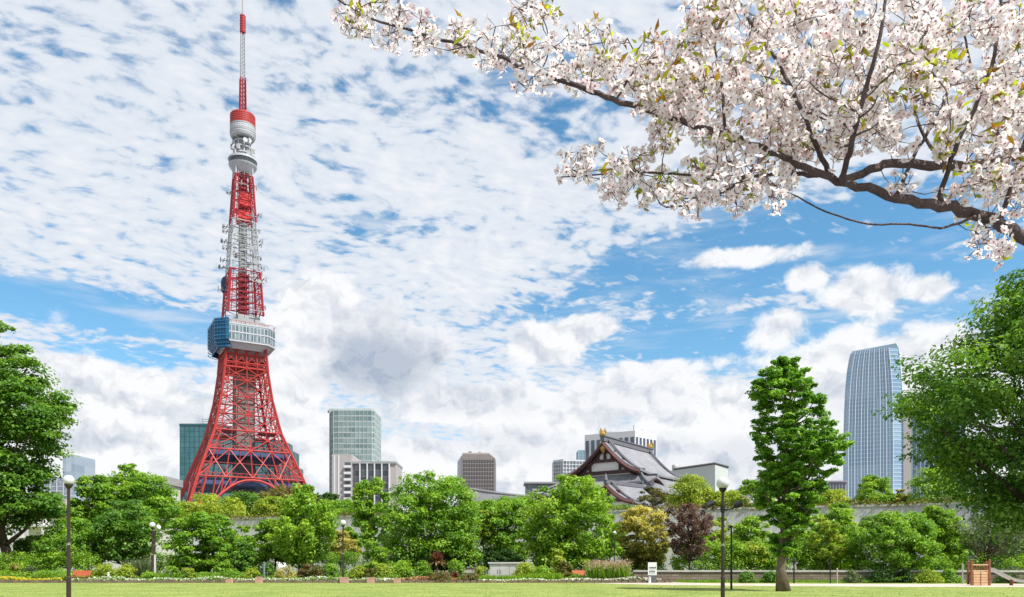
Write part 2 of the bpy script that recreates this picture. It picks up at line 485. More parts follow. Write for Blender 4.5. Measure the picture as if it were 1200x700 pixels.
def shrub(name, label, fol, px0, px1, ytop, Y, z0=0.0, leaf=0.16, n=22, per=70, depth=0.8, flat=0.75, group=None, up=0.45, cat='shrub', ybot=None, top_tint=None, stem=True):
    """a low bush standing on the ground: foliage with short stems"""
    n = int(n * 1.7); leaf *= 1.1; ytop -= 5; px0 -= 4; px1 += 4
    s = Y / F; x0, x1 = (px0 - 600) * s, (px1 - 600) * s; hw = (x1 - x0) / 2; base = Vector(((x0 + x1) / 2, Y, z0))
    H = Zat(ytop, Y) - z0
    root = thing(name, label, cat, base, 0, group)
    t = RNG.random(n) ** 0.8; th = RNG.random(n) * 2 * math.pi
    rr = np.sqrt(np.clip(1 - (t * 0.92) ** 2.2, 0, 1)); rho = np.sqrt(RNG.random(n)) * 0.5 + 0.5
    cr = np.minimum(hw * 0.34, H * 0.42) * (0.7 + 0.6 * RNG.random(n))
    cc = np.stack([np.cos(th) * rho * np.maximum(hw * rr - cr * 0.8, hw * 0.1), np.sin(th) * rho * np.maximum(hw * rr - cr * .8, hw * .1) * depth, np.maximum(t * H - cr * flat * 0.8, cr * 0.35)], axis=1)
    # long hedge-like bushes fill their length
    tints = RNG.random(n)
    if top_tint: tints = np.clip(top_tint[0] + top_tint[1] * t + 0.25 * (tints - .5), 0, 1)
    pos, nn, size, ti = clump_leaves(cc, cr, per, flat, leaf, up=up, tints=tints)
    pos[:, 2] = np.maximum(pos[:, 2], 0.03)
    if stem:
        m = MB()
        for j in range(min(7, n)):
            e = Vector(cc[j]); a = Vector((e.x * 0.25, e.y * 0.25, 0.0))
            m.tube([a, a.lerp(e, 0.5) + Vector((0, 0, 0.08 * H)), e], [0.03, 0.022, 0.01], 4)
        m.build('stem', BARK, root)
    leaf_object('foliage', pos, nn, size, ti, FOL[fol], root)
    return root


# ------------------------------------------------------------------ ground
def ground_material(name, c1, c2, c3, s1, s2, bump=0.3):
    m, t, b = base_mat(name)
    tc = t.nodes.new('ShaderNodeTexCoord')
    n1 = noise(tc.outputs['Object'], s1, 4, 0.6); n2 = noise(tc.outputs['Object'], s2, 4, 0.65)
    c = mixc(smooth(n1, 0.32, 0.68), c1, c2)
    c = mixc(smooth(n2, 0.45, 0.75), c, c3)
    n3 = noise(tc.outputs['Object'], s1 * 3.1, 6, 0.7)
    c = mixc(smooth(n3, 0.60, 0.72) * 0.45, c, tuple(0.75 * a + 0.05 * w for a, w in zip(c3, (1.0, 0.8, 0.4))))
    t.links.new(c, b.inputs['Base Color']); b.inputs['Roughness'].default_value = 0.9
    b.inputs['Specular IOR Level'].default_value = 0.15
    bn = t.nodes.new('ShaderNodeBump'); bn.inputs['Strength'].default_value = bump; bn.inputs['Distance'].default_value = 0.03
    t.links.new(n2.s, bn.inputs['Height']); t.links.new(bn.outputs[0], b.inputs['Normal'])
    return m
LAWN = ground_material('lawn', (0.150, 0.220, 0.042), (0.250, 0.305, 0.070), (0.320, 0.335, 0.120), 0.35, 2.2)
m = MB(); n = 60
xs = [-9000, -3000, -800, -200, -80, 80, 200, 800, 3000, 9000]
m.add([(-130, 24, 0), (130, 24, 0), (130, 120, 0), (-130, 120, 0)], [(0, 1, 2, 3)])
kind(m.build('lawn', LAWN), 'structure')
m = MB(); m.add([(-9000, -3000, -.012), (9000, -3000, -.012), (9000, 12000, -.012), (-9000, 12000, -.012)], [(0, 1, 2, 3)])
kind(m.build('ground', ground_material('city ground', (0.17, 0.165, 0.155), (0.22, 0.21, 0.20), (0.27, 0.26, 0.25), 0.02, 0.3)), 'structure')
SOIL = ground_material('soil', (0.060, 0.040, 0.026), (0.100, 0.068, 0.042), (0.14, 0.10, 0.065), 0.6, 8.0, 0.6)
BEDY = 62.3
m = MB(); pts = [XY(-260, BEDY), XY(740, BEDY), XY(762, BEDY + .15), XY(779, BEDY + .6), XY(785, BEDY + 1.3), XY(781, BEDY + 2.2), XY(765, BEDY + 2.9), XY(700, 66.5), XY(690, 78), XY(-260, 78)]
m.add([(p.x, p.y, 0.004) for p in pts], [tuple(range(len(pts)))])
kind(m.build('flower_bed_soil', SOIL), 'structure')
PATH = ground_material('path sand', (0.42, 0.35, 0.28), (0.52, 0.45, 0.37), (0.58, 0.52, 0.45), 0.5, 7.0, 0.2)
m = MB()
pp = [(765, 65.6), (792, 62.5), (800, 60.2), (770, 58.8), (690, 58.0), (780, 55.0), (900, 53.2), (1060, 51.5), (1500, 50.5), (1500, 60.5), (1060, 60.3), (900, 60.8), (820, 62.2), (790, 66.2)]
pp = [(742, 61.6), (690, 60.2), (790, 55.2), (900, 53.4), (1060, 51.2), (1500, 50.0), (1500, 58.6), (1060, 58.6), (900, 59.2), (830, 60.5), (800, 62.5), (792, 66.0), (786, 66.0), (789, 62.5)]
m.add([(XY(a, b).x, b, 0.008) for a, b in pp], [tuple(range(len(pp)))])
kind(m.build('path', PATH), 'structure')
# the terrace above the long wall
wall_line = [XY(-420, 118), XY(262, 112), XY(1060, 85), XY(1700, 66)]
m = MB()
poly = [(p.x, p.y + 0.35) for p in wall_line] + [(1500, 66), (1500, 1600), (-1500, 1600), (-1500, 118)]
m.add([(x, y, TZ) for x, y in poly], [tuple(range(len(poly)))])
kind(m.build('terrace_ground', ground_material('terrace', (0.17, 0.165, 0.15), (0.21, 0.20, 0.19), (0.26, 0.25, 0.24), 0.1, 1.0)), 'structure')

# ------------------------------------------------------------------ long concrete wall with panel joints and a planted top
def panel_material(name, c1, c2, px_w, h_j):
    m, t, b = base_mat(name)
    tc = t.nodes.new('ShaderNodeTexCoord'); sp = t.nodes.new('ShaderNodeSeparateXYZ'); t.links.new(tc.outputs['UV'], sp.inputs[0])
    u, v = V(sp.outputs[0]), V(sp.outputs[1])
    fu = V.op('FRACT', u / px_w); fv = V.op('FRACT', v / h_j)
    line = smooth((fu - 0.5).max(0.5 - fu) if False else V.op('ABSOLUTE', fu - 0.5), 0.44, 0.48).max(smooth(V.op('ABSOLUTE', fv - 0.5), 0.485, 0.495) * 0.6)
    st = noise(comb(u * 2.4, v * 0.10, 0.0), 1.0, 5, 0.65); big = noise(comb(u * 0.1, v * 0.2, 3.0), 1.0, 4, 0.6)
    c = mixc(smooth(st * 0.6 + big * 0.4, 0.3, 0.7), c1, c2)
    c = mixc(smooth(v + (st - 0.5) * 7.0, 6.0, 9.0) * 0.35, c, (0.20, 0.20, 0.17))
    c = mixc(line * 0.6, c, tuple(x * 0.5 for x in c1))
    t.links.new(c, b.inputs['Base Color']); b.inputs['Roughness'].default_value = 0.85
    return m
CONC = panel_material('concrete panels', (0.40, 0.395, 0.41), (0.62, 0.61, 0.64), 0.55, 2.4)
def wall_strip(m, line, z0, z1, th):
    """a wall with thickness along a polyline"""
    n = len(line); ds = []
    for i in range(n):
        d = (line[min(i + 1, n - 1)] - line[max(i - 1, 0)]); d.z = 0; d.normalize(); ds.append(Vector((-d.y, d.x, 0)))
    for i in range(n - 1):
        a, b = line[i], line[i + 1]; na, nb = ds[i] * th / 2, ds[i + 1] * th / 2
        vs = []
        for z in (z0, z1):
            vs += [(a - na) + Vector((0, 0, z)), (b - nb) + Vector((0, 0, z)), (b + nb) + Vector((0, 0, z)), (a + na) + Vector((0, 0, z))]
        m.add(vs, [(0, 1, 5, 4), (2, 3, 7, 6), (4, 5, 6, 7), (1, 2, 6, 5), (3, 0, 4, 7)])
root = thing('retaining_wall', 'long pale grey concrete panel wall running behind all the park trees', 'wall', (0, 0, 0))
m = MB(); wall_strip(m, wall_line, 0, 7.9, 0.5); o = m.build('wall_panel', CONC, root)
uv = o.data.uv_layers.new(name='uv')
for l in o.data.loops:
    c = o.data.vertices[l.vertex_index].co; uv.data[l.index].uv = (c.x, c.z)
m = MB(); wall_strip(m, wall_line, 7.9, 8.12, 0.62); m.build('coping', plain('coping', (0.46, 0.45, 0.43), 0.8), root)

# brown-green creeper along the top of the wall
pos = []
for i in range(3):
    a, b = wall_line[i], wall_line[i + 1]; L = (b - a).length; k = int(L * 55)
    t = RNG.random(k); p = np.outer(1 - t, a) + np.outer(t, b)
    p[:, 2] = 8.05 + RNG.random(k) ** 1.5 * (0.55 + 0.25 * np.sin(p[:, 0] * 0.7)) - 0.28 * RNG.random(k) ** 3; p[:, 1] += RNG.normal(size=k) * 0.3 - 0.05
    pos.append(p)
pos = np.concatenate(pos)
o = leaf_object('creeper', pos, RNG.normal(size=pos.shape) + np.array([0, -0.4, 0.6]), 0.2 + 0.2 * RNG.random(len(pos)), RNG.random(len(pos)), FOL['olive'])
kind(o, 'stuff'); o['label'] = 'olive brown creeper trailing over the top of the long concrete wall'

# ------------------------------------------------------------------ the red and white lattice tower
RED = plain('tower red', (0.39, 0.042, 0.036), 0.5, var=0.12, scale=0.4)
RED2 = plain('tower crimson', (0.34, 0.024, 0.034), 0.5, var=0.12, scale=0.4)
WHT = plain('tower white', (0.45, 0.47, 0.49), 0.5, var=0.1, scale=0.4)
GRY = plain('tower grey', (0.30, 0.31, 0.31), 0.6, var=0.15, scale=0.4)
NAVY = plain('tower navy', (0.045, 0.075, 0.16), 0.6, var=0.2, scale=0.3)
TD = 460.0; TS = F / TD; TX = XY(284.5, TD).x; TR = R(30)
def tz(py): return Zat(py, TD) - TZ
prof = [(660, 186), (590, 160), (564, 139), (533, 110), (510, 89), (471, 69), (435, 58), (420, 55), (375, 48.5), (320, 40), (262, 31), (208, 23), (180, 21)]
_pz = [tz(p[0]) for p in prof]; _pw = [p[1] / 1.239 / TS / 2 for p in prof]
def ta(z): return float(np.interp(z, _pz, _pw))
tower = thing('lattice_tower', 'tall red and white steel lattice tower with two observation decks', 'tower', (TX, TD, TZ), TR)
CORN = [(-1, -1), (1, -1), (1, 1), (-1, 1)]
def corner(k, z, inset=0.0):
    a = ta(z) - inset; return Vector((CORN[k][0] * a, CORN[k][1] * a, z))
def on_face(k, t, z, inset=0.0):
    return corner(k, z, inset).lerp(corner((k + 1) % 4, z, inset), t)
# four legs, each a slim truss of three chords
levels = [tz(p) for p in (648, 620, 592, 566, 549, 534, 522, 511, 498, 485, 472, 460, 448, 437)]
for k in range(4):
    m = MB()
    sx, sy = CORN[k]
    def chord(z, which):
        d = 0.11 * ta(z) + 1.2; c = corner(k, z)
        return c if which == 0 else c - Vector((sx * d, 0, 0)) if which == 1 else c - Vector((0, sy * d, 0))
    for w in range(3):
        m.tube([chord(z, w) for z in levels], [0.85 - 0.28 * i / len(levels) - (0.33 if w else 0) for i in range(len(levels))], 4)
    fine_l = []
    for i in range(len(levels) - 1):
        for q in range(2 if i < 4 else 1): fine_l.append(levels[i] + (levels[i + 1] - levels[i]) * q / (2 if i < 4 else 1))
    fine_l.append(levels[-1])
    for i in range(len(fine_l) - 1):
        za, zb = fine_l[i], fine_l[i + 1]
        for w in (1, 2):
            m.beam(chord(za, 0), chord(zb, w), 0.24); m.beam(chord(za, w), chord(za, 0), 0.24)
        m.beam(chord(za, 1), chord(zb, 2), 0.2)
    m.build('leg', RED, tower)
# girders and crossed braces between the legs, one truss on each side
hl = [tz(p) for p in (566, 534, 511, 492, 471, 452, 437)]
for k in range(4):
    m = MB()
    for i, z in enumerate(hl):
        m.beam(corner(k, z), corner((k + 1) % 4, z), 0.8 if i < 3 else 0.55)
        m.beam(corner(k, z + 2.2), corner((k + 1) % 4, z + 2.2), 0.3)
        nb = 12 if i < 2 else 8
        for q in range(nb):
            m.beam(on_face(k, q / nb, z), on_face(k, (q + 0.5) / nb, z + 2.2), 0.17); m.beam(on_face(k, (q + 0.5) / nb, z + 2.2), on_face(k, (q + 1) / nb, z), 0.17)
    for i in range(len(hl) - 1):
        za, zb = hl[i], hl[i + 1]
        nb = 4 if i == 0 else 2
        for q in range(nb):
            t0, t1 = q / nb, (q + 1) / nb
            m.beam(on_face(k, t0, za), on_face(k, t1, zb), 0.5); m.beam(on_face(k, t1, za), on_face(k, t0, zb), 0.5)
            if q: m.beam(on_face(k, t0, za), on_face(k, t0, zb), 0.5)
            tm = (t0 + t1) / 2; zm = (za + zb) / 2
            m.beam(on_face(k, t0, zm), on_face(k, t1, zm), 0.26)
            m.beam(on_face(k, tm, zm), on_face(k, tm, zb), 0.24)
    # the arch under the lowest girder
    z0, z1 = tz(612), tz(567) - 0.8
    ar = []
    for q in range(13):
        t = q / 12; zc = z0 + (z1 - z0) * (1 - abs(2 * t - 1) ** 2.3); ar.append(on_face(k, 0.09 + 0.82 * t, zc))
    m.tube(ar, 0.75, 4)
    for q in (1, 2, 3, 9, 10, 11):
        p = ar[q]; m.beam(p, on_face(k, 0.09 + 0.82 * q / 12, tz(566)), 0.5)
        m.beam(p, on_face(k, 0.09 + 0.82 * (q + (1 if q < 6 else -1)) / 12, tz(566)), 0.4)
    m.build('side_truss', RED, tower)
# floors inside the frame
for (pz, th, sc, mat, nm) in ((534, 2.4, 1.0, NAVY, 'lower_platform'), (566, 3.6, 0.97, NAVY, 'base_platform'), (511, 0.8, 0.9, RED, 'ring_platform')):
    m = MB(); z = tz(pz); a = ta(z) * sc
    if nm == 'ring_platform':
        for k in range(4):
            sx, sy = CORN[k]; m.box((sx * a * 0.68, sy * a * 0.68, z), (a * 0.6, a * 0.6, th))
    else:
        m.box((0, 0, z - th / 2 - .7), (2 * a, 2 * a, th))
    m.build(nm, mat, tower)
for k in range(4):
    for i, z in enumerate(hl): MB().beam(corner(k, z), corner(k, z) * 0.25 + Vector((0, 0, z * .75)), 0.3).build('inner_brace', RED, tower)
# lift shaft in the middle, machine rooms, building between the feet
m = MB(); m.box((0.6, 0, (tz(437) + 0) / 2), (10.2, 10.2, tz(437)))
for i in range(40):
    z = 2 + i * (tz(437) - 3) / 40; m.box((0.6, 0, z), (10.5, 10.5, 0.35))
for (ax, ay) in ((-4.6, -5.3), (0.6, -5.3), (5.8, -5.3), (-4.6, 5.3), (5.8, 5.3)): m.box((ax, ay, tz(437) / 2), (0.5, 0.5, tz(437)))
m.build('lift_shaft', plain('shaft', (0.20, 0.165, 0.155), 0.7, var=0.25, scale=0.3), tower)
m = MB(); m.box((0, 0, 8), (46, 46, 16)); m.box((0, 0, 19.5), (36, 36, 7))
foot = m.build('foot_building', plain('foot building', (0.16, 0.17, 0.20), 0.6, var=0.25, scale=0.2), tower)
FG = glass('foot glass', (0.05, 0.08, 0.11), (0.20, 0.25, 0.28))
for lv in (4.0, 9.0, 20.0):
    for i in range(9): MB().box((-20 + 5 * i if lv < 18 else -15 + 3.7 * i, -23.05 if lv < 18 else -18.05, lv), (3.6 if lv < 18 else 2.8, 0.2, 2.4)).build('window', FG, foot)
# under the main deck: enclosed red floors
m = MB(); z0, z1 = tz(437), tz(409)
m.loft([[(sx * (ta(z0) - .6), sy * (ta(z0) - .6), z0) for sx, sy in CORN], [(sx * (ta(z0) - .6), sy * (ta(z0) - .6), z0 + 1.0) for sx, sy in CORN]])
m.box((0, 0, (z0 + z1) / 2), (9, 9, z1 - z0))
for k in range(4):
    for t in (0, .25, .5, .75): m.beam(on_face(k, t, z0), on_face(k, t, z1), 1.2 if t == 0 else 0.7)
    for zz in (z0 + 3, z0 + 8, z0 + 12): m.beam(on_face(k, 0, zz), on_face(k, 1, zz), 0.7)
    for q in range(4):
        m.beam(on_face(k, q / 4, z0 + 3), on_face(k, (q + 1) / 4, z0 + 8), 0.4); m.beam(on_face(k, (q + 1) / 4, z0 + 3), on_face(k, q / 4, z0 + 8), 0.4)
        m.beam(on_face(k, q / 4, z0 + 8), on_face(k, (q + .5) / 4, z1), 0.45)
m.build('lower_frame', RED, tower)
m = MB(); m.box((0, 0, z0 + 9), (2 * ta(z0) - 3.0, 2 * ta(z0) - 3.0, 8.0)); m.build('enclosed_floor', plain('enclosed', (0.24, 0.13, 0.12), 0.7, var=0.3, scale=0.4), tower)
# main deck: a square with cut corners
def octo(a, c, z): return [(-a + c, -a, z), (a - c, -a, z), (a, -a + c, z), (a, a - c, z), (a - c, a, z), (-a + c, a, z), (-a, a - c, z), (-a, -a + c, z)]
def tzn(py): return Zat(py, TD - 23) - TZ
dz0, dz1 = tzn(396.5), tzn(375); DA, DC = 16.3, 5.2
m = MB(); m.loft([octo(DA - 4.5, DC - 1, dz0 - 3.2), octo(DA - 1.2, DC, dz0 + 0.4), octo(DA - 0.2, DC, dz0 + 0.9), octo(DA, DC, dz0 + 1.2), octo(DA, DC, dz1)])
deck = m.build('main_deck', plain('deck cream', (0.43, 0.47, 0.50), 0.45, var=0.06, scale=0.3), tower)
for lv in (0.30, 0.72):
    m = MB(); zc = dz0 + (dz1 - dz0) * lv
    q = octo(DA + 0.06, DC, 0)
    for i in range(8):
        a, b = Vector(q[i]), Vector(q[(i + 1) % 8]); L = (b - a).length; nwin = max(2, int(L / 1.9)); d = (b - a) / nwin; ang = math.atan2(d.y, d.x)
        for j in range(nwin):
            c = a + d * (j + 0.5); m.box((c.x, c.y, zc), (d.length * 0.72, 0.25, 3.1), ang)
    m.build('window_band', glass('deck glass', (0.07, 0.11, 0.12), (0.22, 0.28, 0.29), (1.9, 1.9, 6)), deck)
m = MB(); q = octo(DA + 0.15, DC, 0)
for lv in (0.02, 0.51, 0.97):
    zc = dz0 + (dz1 - dz0) * lv
    m.loft([octo(DA + 0.22, DC, zc - .35), octo(DA + 0.22, DC, zc + .35)])
m.build('ledge', WHT, deck)
# blue scaffold sheeting round the shaded side and one cut corner
BLUE = plain('scaffold sheet', (0.008, 0.090, 0.20), 0.45, var=0.35, scale=0.35, bump=0.3)
m = MB(); sa, sc_ = DA + 1.3, DC
q = [Vector(p) for p in octo(sa, sc_, 0)]
run = [q[0] + (q[1] - q[0]) * 0.06, q[0], q[7], q[6], q[5], q[4]]
zs = [tzn(404.5), tzn(400.5), tzn(396), tzn(392), tzn(388), tzn(383.5), tzn(379), tzn(375), tzn(371.5)]
for i in range(len(run) - 1):
    for j in range(len(zs) - 1):
        for sgn in (0,):
            a, b = run[i], run[i + 1]
            k0 = 1 - (0.10 if zs[j] < tzn(400) else 0); k1 = 1 - (0.10 if zs[j + 1] < tzn(400) else 0)
            o1 = 0.25 * (j % 2); d = (b - a).normalized(); nn = Vector((d.y, -d.x, 0))
            nn = nn if nn.dot((a + b) / 2) > 0 else -nn
            vs = [a * k0 + nn * o1 + Vector((0, 0, zs[j])), b * k0 + nn * o1 + Vector((0, 0, zs[j])), b * k1 + Vector((0, 0, zs[j + 1])), a * k1 + Vector((0, 0, zs[j + 1]))]
            vs += [v - nn * 0.4 for v in vs]
            m.add(vs, [(0, 1, 2, 3), (7, 6, 5, 4), (0, 4, 5, 1), (2, 6, 7, 3), (0, 3, 7, 4), (1, 5, 6, 2)])
wrap = m.build('scaffold_wrap', BLUE, deck)
m = MB()
for z in zs: 
    for i in range(len(run) - 1): m.beam(run[i] * 1.012 + Vector((0, 0, z + .2)), run[i + 1] * 1.012 + Vector((0, 0, z + .2)), 0.30)
for i in range(len(run) - 1):
    for t in (0, .25, .5, .75): p = run[i].lerp(run[i + 1], t) * 1.012; m.beam(p + Vector((0, 0, zs[2])), p + Vector((0, 0, zs[-1] + .8)), 0.22)
m.build('scaffold_pole', plain('scaffold tube', (0.03, 0.15, 0.27), 0.5, var=.3), wrap)
# machine rooms on the deck roof
m = MB(); m.box((1, -3, dz1 + 2.3), (20, 12, 4.6)); m.box((6, -8, dz1 + 1.5), (13, 6, 3)); m.box((2, -4, dz1 + 6.3), (12.5, 9, 3.2)); m.build('machine_room', GRY, tower)
m = MB()
for i in range(11): m.box((DA - 2 - 2.6 * i, -DA + 0.4, dz1 + 0.8), (0.15, 0.15, 1.6)); m.box((DA - .4, -DA + 4 + 2.4 * i, dz1 + 0.8), (0.15, 0.15, 1.6))
m.box((0, -DA + .4, dz1 + 1.5), (2 * DA - 4, 0.2, 0.2)); m.box((DA - .4, 0, dz1 + 1.5), (0.2, 2 * DA - 4, 0.2)); m.build('railing', RED, deck)
# upper frames
DRED = plain('tower dark red', (.17, .022, .03), .6, var=.2, scale=.4)
def frame(name, p0, p1, n, mat, w=0.75, core=None, core_mat=None, clutter=0, cmat=None):
    m = MB(); z0, z1 = tz(p0), tz(p1); zs_ = [z0 + (z1 - z0) * i / n for i in range(n + 1)]
    for k in range(4):
        m.tube([corner(k, z) for z in zs_], w, 4)
        c2 = [corner(k, z) - Vector((CORN[k][0] * 1.5, 0, 0)) for z in zs_]; m.tube(c2, w * 0.35, 4)
        c3 = [corner(k, z) - Vector((0, CORN[k][1] * 1.5, 0)) for z in zs_]; m.tube(c3, w * 0.35, 4)
        for i in range(n):
            za, zb = zs_[i], zs_[i + 1]
            m.beam(on_face(k, 0, za), on_face(k, 1, zb), w * .42); m.beam(on_face(k, 1, za), on_face(k, 0, zb), w * .42)
            m.beam(on_face(k, 0, zb), on_face(k, 1, zb), w * .8)
            m.beam(on_face(k, .5, za), on_face(k, .5, zb), w * .4)
            m.beam(on_face(k, 0, (za + zb) / 2), on_face(k, 1, (za + zb) / 2), w * .3)
    fr = m.build(name, mat, tower)
    if core:
        m = MB(); m.box((0, 0, (z0 + z1) / 2), (core, core, z1 - z0 - 0.5))
        for i in range(n * 2): m.box((0, 0, z0 + (i + .5) * (z1 - z0) / (n * 2)), (core + 1.2, core + 1.2, 0.5))
        for q in range(4): m.beam((core * .7 * CORN[q][0], core * .7 * CORN[q][1], z0), (core * .7 * CORN[q][0], core * .7 * CORN[q][1], z1), 0.5)
        m.build('service_core', core_mat, fr)
    rr = random.Random(p0)
    for i in range(clutter):
        z = z0 + (z1 - z0) * (i + 0.5) / clutter; k = i % 4; out = 2.2 + 2.6 * rr.random()
        m = MB(); t = rr.uniform(0.05, 0.95); p = on_face(k, t, z); nrm = Vector((0, -1, 0)) if k == 0 else Vector((1, 0, 0)) if k == 1 else Vector((0, 1, 0)) if k == 2 else Vector((-1, 0, 0))
        m.beam(p - nrm, p + nrm * out, 0.4); m.beam(p + nrm * out + Vector((0, 0, -1.3)), p + nrm * out + Vector((0, 0, 1.5)), 0.55)
        side = Vector((-nrm.y, nrm.x, 0)); m.beam(p + nrm * out * .6 - side * 3.4, p + nrm * out * .6 + side * 3.4, 0.45)
        if rr.random() < 0.55:
            c = p + nrm * out; m.tube([c, c + nrm * 0.8], [0.5, 1.3], 10)
        m.build('antenna_bracket', cmat or WHT, fr)
    return fr
frame('upper_red_frame', 373, 322, 4, RED2, 0.72, 4.2, DRED, 6, GRY)
frame('upper_white_frame', 322, 263, 6, WHT, 0.45, 2.6, GRY, 30, GRY)
frame('crimson_frame', 263, 209, 5, RED2, 0.58, 2.6, DRED, 6, GRY)
frame('neck_frame', 209, 199, 1, WHT, 0.5, 3.0, GRY)
m = MB(); m.box((1.0, 0, tz(236)), (6.5, 6.5, 7)); m.box((0.5, 0, tz(256)), (7.5, 7.5, 6)); m.build('equipment_room', plain('equipment red', (0.62, 0.035, 0.025), .5), tower)
# dark swathed lift cage on the left of the red frame
m = MB(); p = corner(3, tz(333)); m.lathe([(0.6, -5), (1.7, -3.5), (2.0, 2), (1.3, 4.5), (0.3, 5.5)], (p.x - .4, p.y, p.z), 8); m.build('covered_cage', plain('dark cover', (0.03, 0.05, 0.09), .6), tower)
# upper deck
m = MB(); u = tz(191)
m.lathe([(4.6, tz(205)), (6.0, tz(202)), (7.9, tz(196.5)), (8.2, tz(195))], n=28); m.lathe([(8.3, tz(190)), (8.3, tz(188)), (7.2, tz(186.5)), (5, tz(186))], n=28)
ud = m.build('upper_deck', WHT, tower)
m = MB(); m.lathe([(7.6, tz(195.2)), (8.0, tz(194.6)), (8.0, tz(190.4)), (7.6, tz(189.8))], n=28); m.build('window_band', plain('deck dark glass', (0.05, 0.06, 0.065), 0.2), ud)
m = MB()
for i in range(8):
    t = i * math.pi / 4; m.beam((4.2 * math.cos(t), 4.2 * math.sin(t), tz(187)), (4.2 * math.cos(t), 4.2 * math.sin(t), tz(158)), 0.7)
    m.beam((4.2 * math.cos(t), 4.2 * math.sin(t), tz(187)), (4.2 * math.cos(t + .785), 4.2 * math.sin(t + .785), tz(172)), 0.4)
for zz in (182, 175, 168): m.lathe([(5.0, tz(zz)), (5.0, tz(zz) + .6)], n=12)
m.lathe([(2.2, tz(187)), (2.2, tz(158))], n=10)
rr = random.Random(3)
fr = m.build('drum_frame', WHT, tower)
for i in range(16):
    t = rr.random() * 6.28; r = rr.uniform(4.4, 6.2); z = tz(rr.uniform(163, 185)); m = MB()
    if i % 3 == 0: m.tube([(r * math.cos(t), r * math.sin(t), z), ((r + 1) * math.cos(t), (r + 1) * math.sin(t), z)], [0.5, 1.4], 10)
    else: m.box((r * math.cos(t), r * math.sin(t), z), (2.4, 1.6, rr.uniform(1.2, 3.0)), t)
    m.build('relay_box', GRY if i % 2 else WHT, fr)
# antenna drum, white below and red above
m = MB(); m.lathe([(6.2, tz(163.5)), (6.9, tz(162.5)), (7.2, tz(161)), (7.2, tz(156.2)), (7.3, tz(156)), (7.3, tz(152.3)), (7.2, tz(152)), (7.2, tz(149))], n=32); dw = m.build('antenna_drum', WHT, tower)
m = MB()
for zz in (160, 157.6, 155.2, 152.8, 150.4): m.lathe([(7.36, tz(zz)), (7.36, tz(zz) + .22)], n=32)
m.build('drum_ring', GRY, dw)
m = MB(); pr = []
for i in range(6):
    a = 148.9 - i * 2.1; pr += [(7.25, tz(a)), (7.25, tz(a - 1.5)), (7.0, tz(a - 1.6)), (7.0, tz(a - 2.0))]
pr += [(6.9, tz(136)), (5.0, tz(135)), (1.5, tz(134.5))]
m.lathe(pr, n=32); m.build('red_band', RED, dw)
m = MB(); m.lathe([(6.0, tz(164.3)), (6.2, tz(163.4))], n=28); m.build('drum_floor', GRY, dw)
# mast
def mast(name, p0, p1, w0, w1, n, mat, th):
    m = MB(); z0, z1 = tz(p0), tz(p1)
    def P(k, i): w = w0 + (w1 - w0) * i / n; return Vector((CORN[k][0] * w, CORN[k][1] * w, z0 + (z1 - z0) * i / n))
    for k in range(4):
        m.tube([P(k, i) for i in range(n + 1)], th, 4)
        for i in range(n):
            m.beam(P(k, i), P((k + 1) % 4, i + 1), th * 0.9); m.beam(P((k + 1) % 4, i), P(k, i + 1), th * .9); m.beam(P(k, i), P((k + 1) % 4, i), th * .9)
    m.tube([(0, 0, z0), (0, 0, z1)], th * 1.2, 6)
    return m.build(name, mat, tower)
mast('mast_red', 134.5, 92, 1.7, 1.45, 9, RED2, 0.28)
mast('mast_white', 92, 40, 1.25, 1.0, 12, WHT, 0.17)
m = MB(); m.lathe([(0.9, tz(40)), (1.6, tz(39)), (1.6, tz(19)), (1.3, tz(18)), (0.5, tz(17.8))], n=12)
for zz in range(20, 40, 3): m.lathe([(1.75, tz(zz)), (1.75, tz(zz) + .35)], n=12)
m.build('mast_cylinder', RED2, tower)
m = MB(); m.tube([(0, 0, tz(18)), (0, 0, tz(-6))], [0.55, 0.4], 8); m.build('mast_tip', plain('mast grey', (0.42, 0.38, 0.37), .5), tower)

# ------------------------------------------------------------------ city buildings (base on the terrace, heights down to their ground)
def bld(name, label, px0, px1, Y, ry=0.0, cat='building'):
    c = XY((px0 + px1) / 2, Y, TZ)
    root = thing(name, label, cat, c, ry)
    return root, (px1 - px0) / F * Y
def hz(py, Y): return Zat(py, Y) - TZ
def grid(root, x0, x1, y, z0, z1, nx, nz, fw, fh, mat, face='f', most=100):
    """a window for every opening, inset in the face; past `most` the rest is one object"""
    dx, dz = (x1 - x0) / nx, (z1 - z0) / nz
    def mk():
        return MB().box((0, 0, 0), (dx * fw, 0.3, dz * fh) if face == 'f' else (0.3, dx * fw, dz * fh))
    first = None; cells = [(i, j) for j in range(nz - 1, -1, -1) for i in range(nx)]
    rest = MB()
    for q, (i, j) in enumerate(cells):
        u = x0 + (i + .5) * dx; z = z0 + (j + .5) * dz
        p = (u, y, z) if face == 'f' else (y, u, z)
        if q < most:
            if first is None: o = first = mk().build('window', mat, root)
            else:
                o = first.copy(); COL.objects.link(o)
            o.location = p
        else:
            rest.box(p, (dx * fw, 0.3, dz * fh) if face == 'f' else (0.3, dx * fw, dz * fh))
    if rest.v: kind(rest.build('window_grid', mat, root), 'stuff')
